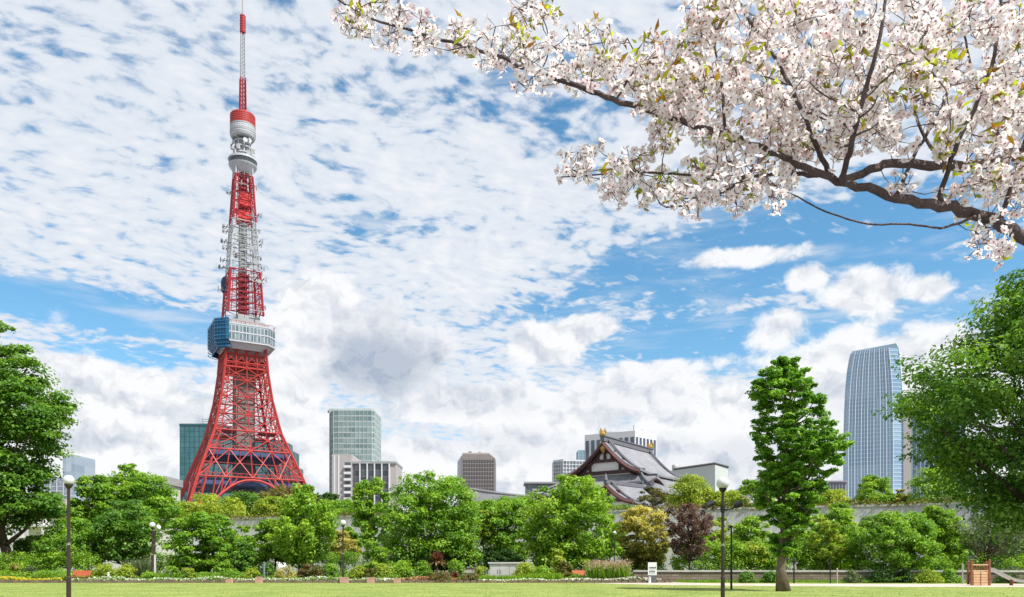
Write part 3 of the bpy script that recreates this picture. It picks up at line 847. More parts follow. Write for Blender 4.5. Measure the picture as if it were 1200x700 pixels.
def curtain(root, poly, z0, z1, floors, bay, gmat, mmat, nm='curtain_wall', mul=0.35, flh=0.5, out=0.12):
    """glass skin with floor edges and upright mullions"""
    MB().prism(poly, z0, z1).build(nm, gmat, root)
    m = MB(); n = len(poly)
    for i in range(n):
        a, b = Vector((*poly[i], 0)), Vector((*poly[(i + 1) % n], 0)); L = (b - a).length; ang = math.atan2(b.y - a.y, b.x - a.x)
        k = max(1, round(L / bay))
        for j in range(k + 1):
            p = a.lerp(b, j / k); m.box((p.x, p.y, (z0 + z1) / 2), (mul, mul + 2 * out, z1 - z0), ang)
    m.build('mullion', mmat, root)
    m = MB(); cx = sum(p[0] for p in poly) / n; cy = sum(p[1] for p in poly) / n
    for f in range(floors + 1):
        z = z0 + (z1 - z0) * f / floors
        q = []
        for p in poly:
            d = Vector((p[0] - cx, p[1] - cy)); d = d * (1 + out * 0.7 / max(d.length, 1)); q.append((cx + d.x, cy + d.y))
        m.prism(q, z - flh / 2, z + flh / 2)
    m.build('floor_edge', mmat, root)

TEAL = glass('teal glass', (0.022, 0.105, 0.12), (0.060, 0.175, 0.185), (3, 3, 3.8), 0.2, 0.5)
TEALM = plain('teal frame', (0.03, 0.11, 0.12), .5, var=.15)
Y = 620
r_, w_ = bld('office_block', 'dark teal glass office slab rising behind the lattice tower', 211, 262, Y)
curtain(r_, [(-w_ / 2, 0), (w_ / 2, 0), (w_ / 2, 30), (-w_ / 2, 30)], 0, hz(499, Y), 24, 4.0, TEAL, TEALM, mul=.3, flh=.4)
m = MB(); m.box((0, 15, hz(499, Y) + .8), (w_ + 1, 31, 1.6)); m.build('parapet', TEALM, r_)
m = MB()
for dx in (-2.5, 2.5):
    m.beam((dx, 8, hz(499, Y)), (dx, 8, hz(488, Y)), 0.5)
for k in range(4): m.beam((-3, 8, hz(497 - 2.6 * k, Y)), (3, 8, hz(497 - 2.6 * k, Y)), .45)
m.build('roof_antenna', GRY, r_)
r_, w_ = bld('office_block', 'stepped teal glass block showing right of the lattice tower legs', 296, 364, Y + 8)
for (a, b, t) in ((296, 331, 516), (331, 339, 527), (339, 344, 546)):
    x0, x1 = (a - 330) / F * (Y + 8), (b - 330) / F * (Y + 8)
    curtain(r_, [(x0, 0), (x1, 0), (x1, 28), (x0, 28)], 0, hz(t, Y + 8), 18, 4.0, TEAL, TEALM, mul=.3, flh=.4)
# pale low block left of the tower foot
r_, w_ = bld('low_block', 'low pale roofed block beside the left foot of the lattice tower', 172, 192, 400)
m = MB(); m.bb(-w_ / 2, w_ / 2, 0, 20, 0, hz(566, 400)); m.build('wall', plain('pale wall', (.52, .53, .54), .8), r_)
m = MB(); m.add([(-w_ / 2 - 1, -1, hz(563, 400)), (w_ / 2 + 1, -1, hz(558, 400)), (w_ / 2 + 1, 21, hz(558, 400)), (-w_ / 2 - 1, 21, hz(563, 400)), (-w_ / 2 - 1, -1, hz(567, 400)), (w_ / 2 + 1, -1, hz(567, 400)), (w_ / 2 + 1, 21, hz(567, 400)), (-w_ / 2 - 1, 21, hz(567, 400))], [(0, 1, 2, 3), (0, 4, 5, 1), (1, 5, 6, 2), (3, 0, 4, 7), (2, 6, 7, 3)]); m.build('roof', GRY, r_)

# grey-green glass tower
Y = 560
r_, w_ = bld('office_tower', 'tall grey green glass tower with a ragged roof screen', 381, 438, Y)
GG = glass('grey green glass', (0.10, 0.17, 0.165), (0.27, 0.36, 0.345), (4.2, 4.2, 3.9), 0.18, 0.6)
GGM = plain('grey green frame', (0.40, 0.46, 0.45), .5, var=.1)
xl_ = -w_ / 2; xe = (392 - 409.5) / F * Y
poly = [(xl_, 14), (xl_ + 3.0, 5), (xe - 1, 0.8), (xe + 3, 0), (w_ / 2 - 1.5, 0), (w_ / 2, 1.5), (w_ / 2, 30), (xl_, 30)]
curtain(r_, poly, 0, hz(481, Y), 26, 2.9, GG, GGM, mul=.28, flh=.9)
m = MB(); rr = random.Random(5)
for i in range(17):
    x = xl_ + 1.5 + (w_ - 3) * i / 16; h = hz(477.5 + 2.5 * rr.random(), Y); m.box((x, 3 + 4 * rr.random(), (h + hz(482, Y)) / 2), (1.3 + rr.random(), 2, h - hz(482, Y)))
m.box((0, 15, hz(480, Y)), (w_ - 4, 22, 3)); m.build('roof_screen', GGM, r_)
m = MB()
for dx in (1, 6): m.beam((dx, 12, hz(481, Y)), (dx, 12, hz(475, Y)), .5)
m.build('roof_mast', GRY, r_)

# hotel in front of it
Y = 430
r_, w_ = bld('hotel_block', 'beige hotel with dark window bays between white piers', 389, 464, Y)
BEI = plain('hotel beige', (.37, .345, .335), .8, var=.08, scale=.15); WPI = plain('hotel pier', (.60, .60, .60), .7, var=.06)
def X_(px): return (px - 426.5) / F * Y
m = MB(); m.bb(X_(389), X_(412), 0, 26, 0, hz(532.5, Y)); m.build('stair_tower', BEI, r_)
m = MB(); m.bb(X_(412), X_(463.5), 2, 26, 0, hz(543, Y)); m.build('wall', BEI, r_)
m = MB(); m.bb(X_(411), X_(464), 1.2, 26.5, hz(543, Y), hz(540.5, Y)); m.build('parapet', GRY, r_)
m = MB()
for px in (391, 396): m.bb(X_(px), X_(px + 1.6), -.25, -0.01, 0, hz(534, Y))
m.build('pier', WPI, r_)
DG = glass('hotel glass', (0.02, 0.025, 0.032), (0.075, 0.085, 0.10), (2.6, 2.6, 3.3), .25, .5)
for i in range(5):
    a = 413.2 + i * 8.6
    if i: MB().bb(X_(a - 1.3), X_(a), 1.0, 1.99, 0, hz(543, Y)).build('pier', WPI, r_)
    for f in range(13):
        z0 = hz(543, Y) - (f + 1) * 3.6; 
        if z0 < 0: break
        wv = MB().bb(X_(a), X_(a + 7.3), 1.7, 1.985, z0 + .35, z0 + 3.3).build('window', DG, r_)
MB().bb(X_(455), X_(456.5), 1.0, 1.99, 0, hz(543, Y)).build('pier', WPI, r_)
for f in range(13):
    z0 = hz(541, Y) - (f + 1) * 3.6
    if z0 < 0: break
    bm_ = MB(); bm_.bb(X_(403.5), X_(411.5), -1.6, -.01, z0, z0 + 1.3); o = bm_.build('balcony', WPI, r_)
    MB().bb(X_(404), X_(411), -.09, -.02, z0 + 1.35, z0 + 3.2).build('balcony_door', DG, o)
# brown tower with cut shoulders
Y = 520
r_, w_ = bld('office_tower', 'brown gridded tower with cut shoulders and one pale glass side', 533.5, 580.5, Y)
def X_(px): return (px - 557) / F * Y
BRN = plain('brown stone', (.215, .185, .175), .7, var=.08, scale=.1)
xe = X_(541); h1 = hz(537.5, Y); h2 = hz(530.5, Y)
m = MB(); m.prism([(xe, 0), (X_(580.5), 0), (X_(580.5), 26), (xe, 26)], 0, h1)
m.loft([[(xe, 0, h1), (X_(580.5), 0, h1), (X_(580.5), 26, h1), (xe, 26, h1)], [(xe + .3, .2, h2 - 1), (X_(574), .2, h2 - 1), (X_(574), 22, h2 - 1), (xe + .3, 22, h2 - 1)], [(xe + 1, 1, h2), (X_(573.2), 1, h2), (X_(573.2), 21, h2), (xe + 1, 21, h2)]]); m.build('wall', BRN, r_)
gm = glass('pale side glass', (.13, .17, .21), (.28, .33, .38), (3, 3, 3.6), .2)
m = MB(); m.add([(X_(533.5), 9, 0), (xe - .02, -.3, 0), (xe - .02, -.3, h1 + 2), (X_(535), 9, h1 - 1), (X_(533.5), 24, 0), (xe - .02, 24, 0), (xe - .02, 24, h1 + 2), (X_(535), 24, h1 - 1)], [(0, 1, 2, 3), (4, 0, 3, 7), (3, 2, 6, 7), (1, 5, 6, 2), (5, 4, 7, 6)]); m.build('glass_side', gm, r_)
grid(r_, xe + .8, X_(580.5) - .8, 0.05 - .12, hz(581, Y), h1 - .5, 12, 9, .62, .58, glass('brown tower glass', (.03, .03, .035), (.10, .095, .10), (2, 2, 3)))
m = MB(); m.bb(X_(548), X_(552), 6, 10, h2, h2 + 1.8); m.bb(X_(560), X_(563), 5, 9, h2, h2 + 1.2); m.build('roof_unit', GRY, r_)
# long low grey roof behind the big trees
Y = 230
r_, w_ = bld('hall', 'long low hall with a sloping pale grey roof behind green trees', 555, 626, Y)
def X_(px): return (px - 590.5) / F * Y
TILE = plain('grey roof', (.30, .30, .315), .6, var=.12, scale=.4)
m = MB(); m.bb(X_(552), X_(626), 1, 14, 0, hz(588, Y)); m.build('wall', plain('hall wall', (.5, .5, .48), .8), r_)
m = MB(); m.loft([[(X_(550), -1, hz(589, Y)), (X_(628), -1, hz(589, Y)), (X_(628), 15, hz(589, Y)), (X_(550), 15, hz(589, Y))], [(X_(550), -1, hz(577, Y)), (X_(628), -1, hz(584.5, Y)), (X_(628), 15, hz(582, Y)), (X_(550), 15, hz(571, Y))]]); m.build('roof', TILE, r_)
m = MB(); m.tube([(X_(550), 4, hz(571.8, Y)), (X_(585), 4, hz(577, Y)), (X_(628), 4, hz(582, Y))], .5, 6); m.build('roof_ridge', plain('dark ridge', (.14, .14, .15), .6), r_)
Y = 300
r_, w_ = bld('glass_block', 'small dark glass block with flat roof left of the temple', 617, 652, Y)
curtain(r_, [(-w_ / 2, 0), (w_ / 2, 0), (w_ / 2, 10), (-w_ / 2, 10)], 0, hz(567, Y), 6, 2.5, glass('dark block glass', (.03, .05, .055), (.1, .14, .15)), plain('dark frame', (.12, .14, .14), .5))
m = MB(); m.bb(-w_ / 2 - 1, w_ / 2 + 1, -1, 11, hz(567, Y), hz(565, Y)); m.build('roof', TILE, r_)
# white gridded block
Y = 480
r_, w_ = bld('apartment_block', 'white gridded apartment block rising left of the temple gable', 649, 686, Y)
def X_(px): return (px - 667.5) / F * Y
WB = plain('white block', (.60, .61, .62), .7, var=.05)
m = MB(); m.add([(X_(649), 5, 0), (X_(660), 0, 0), (X_(686), 2, 0), (X_(686), 22, 0), (X_(649), 22, 0)] + [(X_(649), 5, hz(538.5, Y)), (X_(660), 0, hz(538, Y)), (X_(686), 2, hz(539, Y)), (X_(686), 22, hz(539, Y)), (X_(649), 22, hz(538.5, Y))], [(0, 1, 6, 5), (1, 2, 7, 6), (2, 3, 8, 7), (3, 4, 9, 8), (4, 0, 5, 9), (5, 6, 7, 8, 9)]); m.build('wall', WB, r_)
wg = glass('block glass', (.07, .09, .11), (.22, .25, .28), (1.8, 9, 3.2))
for f in range(7):
    z0 = hz(539.5, Y) - (f + 1) * 2.35
    for i in range(7):
        x0 = X_(660) + .3 + i * 2.0; MB().bb(x0, x0 + 1.6, -.05 + (x0 - X_(660)) * .144, .3 + (x0 - X_(660)) * .144, z0 + .3, z0 + 1.9).build('window', wg, r_)
    for i in range(4):
        x0 = X_(649) + .2 + i * 1.42; MB().bb(x0, x0 + 1.1, 4.9 - (x0 - X_(649)) * .85 - 0.9, 5.3 - (x0 - X_(649)) * .85, z0 + .3, z0 + 1.9).build('window', wg, r_)
Y = 500
r_, w_ = bld('glass_block', 'small blue glass block peeping left of the temple gable', 677.5, 690, Y)
curtain(r_, [(-w_ / 2, 0), (w_ / 2, 0), (w_ / 2, 10), (-w_ / 2, 10)], 0, hz(528, Y), 20, 2.4, glass('small blue glass', (.10, .18, .22), (.2, .3, .35)), plain('blue frame', (.25, .33, .37), .5), flh=.4)
# white building with dark upright window strips
Y = 420
r_, w_ = bld('office_block', 'white office block with tall dark window strips behind the temple', 688, 774, Y)
def X_(px): return (px - 731) / F * Y
cA, cB, cC = Vector((X_(688), 14, 0)), Vector((X_(744), -1, 0)), Vector((X_(774), 12, 0)); cD = cA + (cC - cB)
m = MB(); hA = hz(511.5, Y); hB = hz(505, Y)
top = hB; m.prism([(p.x, p.y) for p in (cA, cB, cC, cD)], 0, top); m.build('wall', WB, r_)
SG = glass('strip glass', (.03, .04, .06), (.08, .10, .14), (50, 50, 3.5), .2)
for (a, b, n_, fr_) in ((cA, cB, 9, .62), (cB, cC, 6, .60)):
    d = (b - a) / n_; ang = math.atan2(d.y, d.x)
    for i in range(n_):
        p = a + d * (i + .5); MB().box((p.x, p.y, (top - 3.4) / 2), (d.length * fr_, .3, top - 3.4), ang).build('window_strip', SG, r_)
m = MB(); p = (cB * 2 + cA + cC) / 4 + Vector((2, 6, 0)); m.box((p.x - 6, p.y + 2, top + .6), (14, 8, 1.2)); m.beam((X_(744), 4, top), (X_(744), 4, hz(497, Y)), .4); m.beam((X_(706), 14, top), (X_(706), 14, hz(507 - 4, Y)), .35); m.build('roof_mast', GRY, r_)
# pale windowless block right of the temple
Y = 260
r_, w_ = bld('theatre_block', 'pale greenish windowless block with dark roof edge right of the temple', 795, 858, Y)
def X_(px): return (px - 826.5) / F * Y
PG = plain('pale green wall', (.46, .50, .46), .8, var=.05, scale=.1)
m = MB(); m.add([(X_(795), 8, 0), (X_(838), 0, 0), (X_(857), 4, 0), (X_(857), 22, 0), (X_(795), 22, 0), (X_(795), 8, hz(547, Y)), (X_(838), 0, hz(543.5, Y)), (X_(857), 4, hz(546, Y)), (X_(857), 22, hz(546, Y)), (X_(795), 22, hz(547, Y))], [(0, 1, 6, 5), (1, 2, 7, 6), (2, 3, 8, 7), (3, 4, 9, 8), (4, 0, 5, 9), (5, 6, 7, 8, 9)]); m.build('wall', PG, r_)
m = MB(); m.tube([(X_(795), 7.9, hz(547, Y) + .1), (X_(838), -.1, hz(543.5, Y) + .1), (X_(857.6), 4, hz(546, Y) + .1)], .38, 4); m.build('roof_edge', plain('dark edge', (.08, .08, .085), .5), r_)
m = MB(); m.lathe([(1.1, hz(548, Y)), (1.15, hz(540, Y)), (.9, hz(538.5, Y)), (.4, hz(538, Y))], (X_(801.5), 14, 0), 14); m.build('roof_tank', plain('tank', (.40, .40, .40), .6), r_)
# the tall blue glass tower on the right
Y = 600
r_, w_ = bld('glass_tower', 'tall tapering pale blue glass tower with curved left edge', 988, 1067, Y, R(-25))
def X_(px): return (px - 1027.5) / F * Y * .906
BG = glass('pale blue glass', (0.16, 0.28, 0.40), (0.28, 0.41, 0.52), (60, 60, 17.6), .10, .7)
BM = plain('white mullion', (.48, .57, .65), .4, var=.05)
rows = [(600, 988, 1058), (520, 988, 1058), (480, 989, 1057.5), (450, 990.5, 1056.5), (430, 992.5, 1055), (416, 995, 1053.5), (409, 997, 1053)]
def ring(py, a, b, y0=0.0, ex=0.0): return [(X_(a) - ex, y0 + 6, hz(py, Y)), (X_(a) + 3.5 - ex, y0, hz(py, Y)), (X_(b) - 7 + ex, y0, hz(py, Y)), (X_(b) + ex, y0 + 5, hz(py, Y)), (X_(b) + ex, y0 + 34, hz(py, Y)), (X_(a) - ex, y0 + 34, hz(py, Y))]
m = MB(); m.loft([ring(*q) for q in rows]); m.build('curtain_wall', BG, r_)
def xat(py, side): return float(np.interp(-py, [-q[0] for q in rows], [q[side] for q in rows]))
m = MB()
for i in range(15):
    t = i / 14
    pts = []
    for q in rows:
        g = ring(*q); a, b = Vector(g[1]), Vector(g[2]); pts.append(a.lerp(b, t) + Vector((0, -.25, 0)))
    m.tube(pts, .34 if i % 2 == 0 else .18, 4)
for q in (0, 3): m.tube([Vector(ring(*w)[q]) for w in rows], .5, 4)
m.build('mullion', BM, r_)
m = MB()
for f in range(40):
    py = 598 - f * 4.75
    g = ring(py, xat(py, 1), xat(py, 2), 0, .12); g2 = [(p[0], p[1] - .1 if p[1] < 10 else p[1], p[2] + .75) for p in g]; m.loft([[(p[0], p[1] - .1 if p[1] < 10 else p[1], p[2]) for p in g], g2])
m.build('floor_edge', plain('floor edge', (.40, .50, .60), .4, var=.08), r_)
m = MB(); m.loft([[(X_(997), 6, hz(409, Y)), (X_(1053), 5, hz(409, Y)), (X_(1053), 34, hz(409, Y)), (X_(997), 34, hz(409, Y))], [(X_(998), 7, hz(406, Y)), (X_(1050), 6, hz(402.5, Y)), (X_(1052), 34, hz(403, Y)), (X_(998), 34, hz(406, Y))]]); cr_ = m.build('crown_roof', plain('crown glass', (.20, .28, .33), .3), r_)
m = MB(); m.bb(X_(1035), X_(1041), 16, 22, hz(404, Y), hz(400.5, Y)); m.bb(X_(1044), X_(1045), 16, 17, hz(403, Y), hz(399, Y)); m.build('roof_unit', GRY, r_)
m = MB(); m.bb(X_(1058.3), X_(1067.5), 4, 30, 0, hz(468, Y)); m.bb(X_(1057), X_(1062), 12, 30, hz(470, Y), hz(461, Y)); m.build('stone_core', plain('stone core', (.52, .50, .46), .7, var=.06), r_)
Y = 620
r_, w_ = bld('glass_tower', 'lower blue striped glass tower half hidden by the big right tree', 1068.5, 1130, Y, R(-29))
w_ *= .88
curtain(r_, [(-w_ / 2, 0), (w_ / 2, 0), (w_ / 2, 30), (-w_ / 2, 30)], 0, hz(476, Y), 22, 3.1, glass('deep blue glass', (.05, .12, .20), (.12, .22, .32), (3.1, 60, 4.4), .12, .7), plain('blue white mullion', (.45, .53, .60), .4, var=.05), mul=.7, flh=.5)
Y = 330
r_, w_ = bld('low_block', 'low violet grey block beside the base of the blue glass tower', 958, 992, Y)
m = MB(); m.bb(-w_ / 2, w_ / 2, 0, 12, 0, hz(565, Y)); m.bb(-w_ / 2 - .5, w_ / 2 + .5, -.5, 12.5, hz(565, Y), hz(563.5, Y)); m.build('wall', plain('violet grey', (.26, .25, .29), .7), r_)
for i in range(9): MB().bb(-w_ / 2 + .5 + i * 1.3, -w_ / 2 + 1.4 + i * 1.3, -.06, .1, 2, hz(566.5, Y)).build('window_strip', DG, r_)
# far left building
Y = 300
r_, w_ = bld('office_block', 'grey blue office block with pale base behind the left trees', 40, 84, Y)
def X_(px): return (px - 62) / F * Y
curtain(r_, [(X_(36), 0), (X_(82), 0), (X_(82), 16), (X_(36), 16)], hz(586, Y), hz(560, Y), 5, 2.6, glass('left glass', (.14, .17, .21), (.25, .28, .33), (2.6, 9, 2)), plain('left frame', (.42, .44, .48), .6), flh=.3)
m = MB(); m.bb(X_(70), X_(84), 2, 17, hz(586, Y), hz(532, Y)); m.build('upper_wall', glass('left glass pale', (.22, .29, .36), (.36, .42, .48), (2, 9, 3)), r_)
m = MB(); m.bb(X_(34), X_(86), -2, 18, 0, hz(586, Y)); m.build('base_wall', plain('pale base', (.56, .50, .44), .8), r_)

# ------------------------------------------------------------------ the temple
def tile_mat():
    m, t, b = base_mat('temple tiles')
    tc = t.nodes.new('ShaderNodeTexCoord'); sp = t.nodes.new('ShaderNodeSeparateXYZ'); t.links.new(tc.outputs['UV'], sp.inputs[0])
    u, v = V(sp.outputs[0]), V(sp.outputs[1])
    w = V.op('SINE', u * (2 * math.pi / 0.55)); row = V.op('FRACT', v / 0.6)
    n1 = noise(tc.outputs['UV'], 0.25, 5, .6); n2 = noise(tc.outputs['UV'], 2.2, 3, .6)
    c = mixc(smooth(n1 * .6 + n2 * .4, .3, .7), (.21, .215, .235), (.36, .365, .385))
    c = mixc(smooth(w, -.2, -.9) * .55 + smooth(row, .82, .98) * .25, c, (.11, .11, .125))
    t.links.new(c, b.inputs['Base Color']); b.inputs['Roughness'].default_value = .5
    bn = t.nodes.new('ShaderNodeBump'); bn.inputs['Strength'].default_value = .8; bn.inputs['Distance'].default_value = .15
    t.links.new((w + row * .4).s, bn.inputs['Height']); t.links.new(bn.outputs[0], b.inputs['Normal'])
    return m
TMAT = tile_mat()
WOOD = plain('temple red brown', (.095, .036, .033), .6, var=.25, scale=.5); WOODD = plain('temple dark wood', (.055, .026, .024), .7, var=.25, scale=.5)
PLAS = plain('temple plaster', (.66, .64, .60), .8, var=.06, scale=.3); GOLD = plain('temple gold', (.42, .27, .07), .45, .5, var=.15)
RIDGE = plain('ridge tiles', (.13, .13, .145), .6, var=.2)
def slope(m_rows, uvs, name, parent, th=.5):
    """curved roof sheet with thickness from rows of points (ridge to eave)"""
    nr, nc = len(m_rows), len(m_rows[0])
    m = MB(); vs = [p for r in m_rows for p in r]; n = len(vs)
    vs2 = [Vector(p) - Vector((0, 0, th)) for p in vs]
    fs = []
    for i in range(nr - 1):
        for j in range(nc - 1):
            a = i * nc + j; fs.append((a, a + 1, a + nc + 1, a + nc)); fs.append((n + a + nc, n + a + nc + 1, n + a + 1, n + a))
    for j in range(nc - 1): a = (nr - 1) * nc + j; fs.append((a, a + 1, n + a + 1, n + a)); fs.append((j + 1, j, n + j, n + j + 1))
    for i in range(nr - 1): a = i * nc; fs.append((a + nc, a, n + a, n + a + nc)); b = i * nc + nc - 1; fs.append((b, b + nc, n + b + nc, n + b))
    m.add(vs + vs2, fs); o = m.build(name, TMAT, parent)
    uv = o.data.uv_layers.new(name='uv'); flat = [q for r in uvs for q in r] * 2
    for l in o.data.loops: uv.data[l.index].uv = flat[l.vertex_index]
    return o
def gable_roof(parent, y0, y1, hw, zr, ze, curve=.55, over=0.0, nm='roof_slope', nr=9):
    """ridge along local y; concave slopes to both sides; returns the profile function"""
    def prof(t): return zr + (ze - zr) * (t * (1 + curve) - curve * t * t) if False else zr - (zr - ze) * (1 - (1 - t) ** (1 + curve))
    for sgn in (-1, 1):
        rows, uvs = [], []
        for i in range(nr):
            t = i / (nr - 1); lift = 0
            row, uvr = [], []
            for j in range(9):
                u = j / 8; e = abs(2 * u - 1) ** 4
                y = y0 + (y1 - y0) * u + (2 * u - 1) * over * t
                row.append((sgn * hw * t, y, prof(t) + .55 * e * t * t)); uvr.append((y, t * hw * 1.25))
            rows.append(row if sgn > 0 else row[::-1]); uvs.append(uvr if sgn > 0 else uvr[::-1])
        slope(rows, uvs, nm, parent)
    return prof
hall = thing('temple_hall', 'large temple hall with grey tiled gable roof and gold ridge ornaments', 'temple')
P1 = Vector((22.6, 190, 0)); ridge_dir = Vector((15.5, 21.6, 0)).normalized()
ang = math.atan2(-ridge_dir.x, ridge_dir.y)      # local +y along the ridge
hall.location = (P1.x, P1.y, TZ); hall.rotation_euler = (0, 0, ang)
zr, ze = 32.6 - TZ - .6, 23.7 - TZ; LEN = 26.6; HW = 10.4
pf = gable_roof(hall, 0, LEN, HW, zr, ze, .45, .8)
# ridge, its ornaments, verges
m = MB(); m.bb(-.55, .55, -.6, LEN + .6, zr - .3, zr + .85); m.bb(-.75, .75, -.7, LEN + .7, zr + .85, zr + 1.1); rg = m.build('roof_ridge', RIDGE, hall)
for yy in (-.2, LEN + .2):
    m = MB(); m.lathe([(.75, zr + 1.0), (.85, zr + 1.5), (.45, zr + 2.2), (.2, zr + 2.5)], (0, yy, 0), 8); m.tube([(-.5, yy, zr + 1.2), (-.75, yy, zr + 2.2), (-.5, yy, zr + 3.0)], [.35, .25, .1], 6); m.tube([(.5, yy, zr + 1.2), (.75, yy, zr + 2.2), (.5, yy, zr + 3.0)], [.35, .25, .1], 6)
    m.build('ridge_ornament', GOLD, hall)
for sgn in (-1, 1):
    for yy, nm, mt, rr_, dz in ((-.25, 'bargeboard', WOOD, .5, -.75), (LEN + .25, 'bargeboard', WOOD, .5, -.75)):
        m = MB(); m.tube([(sgn * HW * t, yy + (-.8 if yy < 0 else .8) * t, pf(t) + .55 * t * t + dz) for t in [i / 9 for i in range(10)]], rr_, 4); m.build(nm, mt, hall)
    for yy in (1.6, LEN - 1.6):
        m = MB(); m.tube([(sgn * (.5 + (HW - .6) * t), yy, pf(t) + .35) for t in [i / 9 for i in range(10)]], [.32] * 9 + [.55], 6); m.build('descending_ridge', RIDGE, hall)
# gable wall: plaster, beams, struts, pendant
for yy, sg in ((1.0, -1), (LEN - 1.0, 1)):
    m = MB(); pts = [(HW * .93 * t * s, pf(t) - .9) for s in (1,) for t in [1, .8, .6, .4, .2, 0]] + [(-HW * .93 * t, pf(t) - .9) for t in (.2, .4, .6, .8, 1)]
    vs = [(x, yy, z) for x, z in pts] + [(x, yy - sg * .4, z) for x, z in pts]; n = len(pts)
    m.add(vs, [tuple(range(n)), tuple(range(2 * n - 1, n - 1, -1))] + [(i, (i + 1) % n, n + (i + 1) % n, n + i) for i in range(n)]); m.build('gable_wall', PLAS, hall)
    f = yy + sg * .25
    m = MB()
    m.bb(-HW * .86, HW * .86, f - .25, f + .25, ze - .1, ze + .75); m.bb(-HW * .52, HW * .52, f - .25, f + .25, ze + 2.9, ze + 3.6)
    for x in (-4.2, 4.2): m.bb(x - .3, x + .3, f - .24, f + .24, ze + .75, ze + 2.9)
    for x in (-1.9, 1.9): m.bb(x - .28, x + .28, f - .24, f + .24, ze + 3.6, ze + 5.1)
    m.bb(-2.9, 2.9, f - .24, f + .24, ze + 5.1, ze + 5.6); m.bb(-.3, .3, f - .22, f + .22, ze + 3.6, ze + 7.0)
    for s in (-1, 1):
        m.tube([(s * HW * t, f, pf(t) - 1.5) for t in (0.02, .2, .4, .6, .8, .93)], .42, 4)
        m.tube([(s * 3.4, f + sg * .1, ze + 3.2), (s * 4.6, f + sg * .1, ze + 2.4), (s * 5.6, f + sg * .1, ze + 2.6)], [.4, .7, .25], 6)
    m.build('gable_beam', WOODD, hall)
    m = MB(); m.lathe([(.15, -1.7), (.5, -1.2), (.95, -.5), (.6, .2), (.2, .6)], (0, f + sg * .7, zr - 1.6), 8); m.build('gable_pendant', GOLD, hall)
# lower skirt roof all round
sx, sy0, sy1 = 16.5, -7.0, LEN + 7.0; zu, zl = ze - .2, 18.6 - TZ
def skirt(a_in, b_in, a_out, b_out):
    rows, uvs = [], []
    for i in range(7):
        t = i / 6; row, uvr = [], []
        for j in range(13):
            u = j / 12; pin = a_in.lerp(b_in, u); po = a_out.lerp(b_out, u); p = pin.lerp(po, t)
            z = zu - (zu - zl) * (1 - (1 - t) ** 1.4) + .9 * (abs(2 * u - 1) ** 6) * t * t
            row.append((p.x, p.y, z)); uvr.append(((b_out - a_out).length * u, t * 8))
        rows.append(row); uvs.append(uvr)
    slope(rows, uvs, 'skirt_roof', hall, .6)
I = [Vector((-HW * .9, 1.2, 0)), Vector((HW * .9, 1.2, 0)), Vector((HW * .9, LEN - 1.2, 0)), Vector((-HW * .9, LEN - 1.2, 0))]
O = [Vector((-sx, sy0, 0)), Vector((sx, sy0, 0)), Vector((sx, sy1, 0)), Vector((-sx, sy1, 0))]
for k in range(4): skirt(I[k], I[(k + 1) % 4], O[k], O[(k + 1) % 4])
for k in range(4):
    m = MB(); m.tube([tuple(I[k].lerp(O[k], t)[:2]) + (zu - (zu - zl) * (1 - (1 - t) ** 1.4) + .9 * t * t + .3,) for t in (0, .25, .5, .75, 1)], [.4, .4, .4, .4, .6], 6); m.build('hip_ridge', RIDGE, hall)
m = MB(); m.bb(-sx + 3, sx - 3, sy0 + 3, sy1 - 3, 0, zl + .6); m.build('wall', PLAS, hall)
m = MB()
for x in np.linspace(-sx + 3, sx - 3, 8): m.bb(x - .35, x + .35, sy0 + 2.7, sy0 + 3.3, 0, zl); m.bb(x - .35, x + .35, sy1 - 3.3, sy1 - 2.7, 0, zl)
for y in np.linspace(sy0 + 3, sy1 - 3, 9): m.bb(-sx + 2.7, -sx + 3.3, y - .35, y + .35, 0, zl); m.bb(sx - 3.3, sx - 2.7, y - .35, y + .35, 0, zl)
m.bb(-sx + 1, sx - 1, sy0 + 1, sy1 - 1, zl - 1.2, zl - .2); m.build('eave_beam', WOODD, hall)
# small bowed porch gable on the right side of the skirt roof
zc = 15.1
rows, uvs = [], []
for i in range(2):
    x = (7.0, 12.6)[i]; row, uvr = [], []
    for j in range(15):
        u = j / 14 * 2 - 1; z = zc - 2.2 * (1 - math.cos(u * math.pi)) / 2 + (.35 * max(0, abs(u) - .75) / .25)
        row.append((x, 3.4 + 7.4 * u, z)); uvr.append((x, 3.4 + 7.4 * u))
    rows.append(row); uvs.append(uvr)
porch = slope(rows, uvs, 'porch_roof', hall, .5)
m = MB(); m.tube([(12.5, 3.4 + 7.2 * u, zc - .85 - 2.2 * (1 - math.cos(u * math.pi)) / 2) for u in np.linspace(-1, 1, 15)], .42, 4); m.build('bargeboard', WOODD, porch)
m = MB(); m.bb(7.2, 11.6, -2.6, 9.4, zl + .2, zc - 1.9); m.bb(7.3, 11.5, .4, 6.4, zc - 1.9, zc - .9); m.build('porch_wall', WOODD, porch)
m = MB(); m.bb(7.0, 12.9, 3.1, 3.7, zc - .05, zc + .5); m.build('roof_ridge', RIDGE, porch)
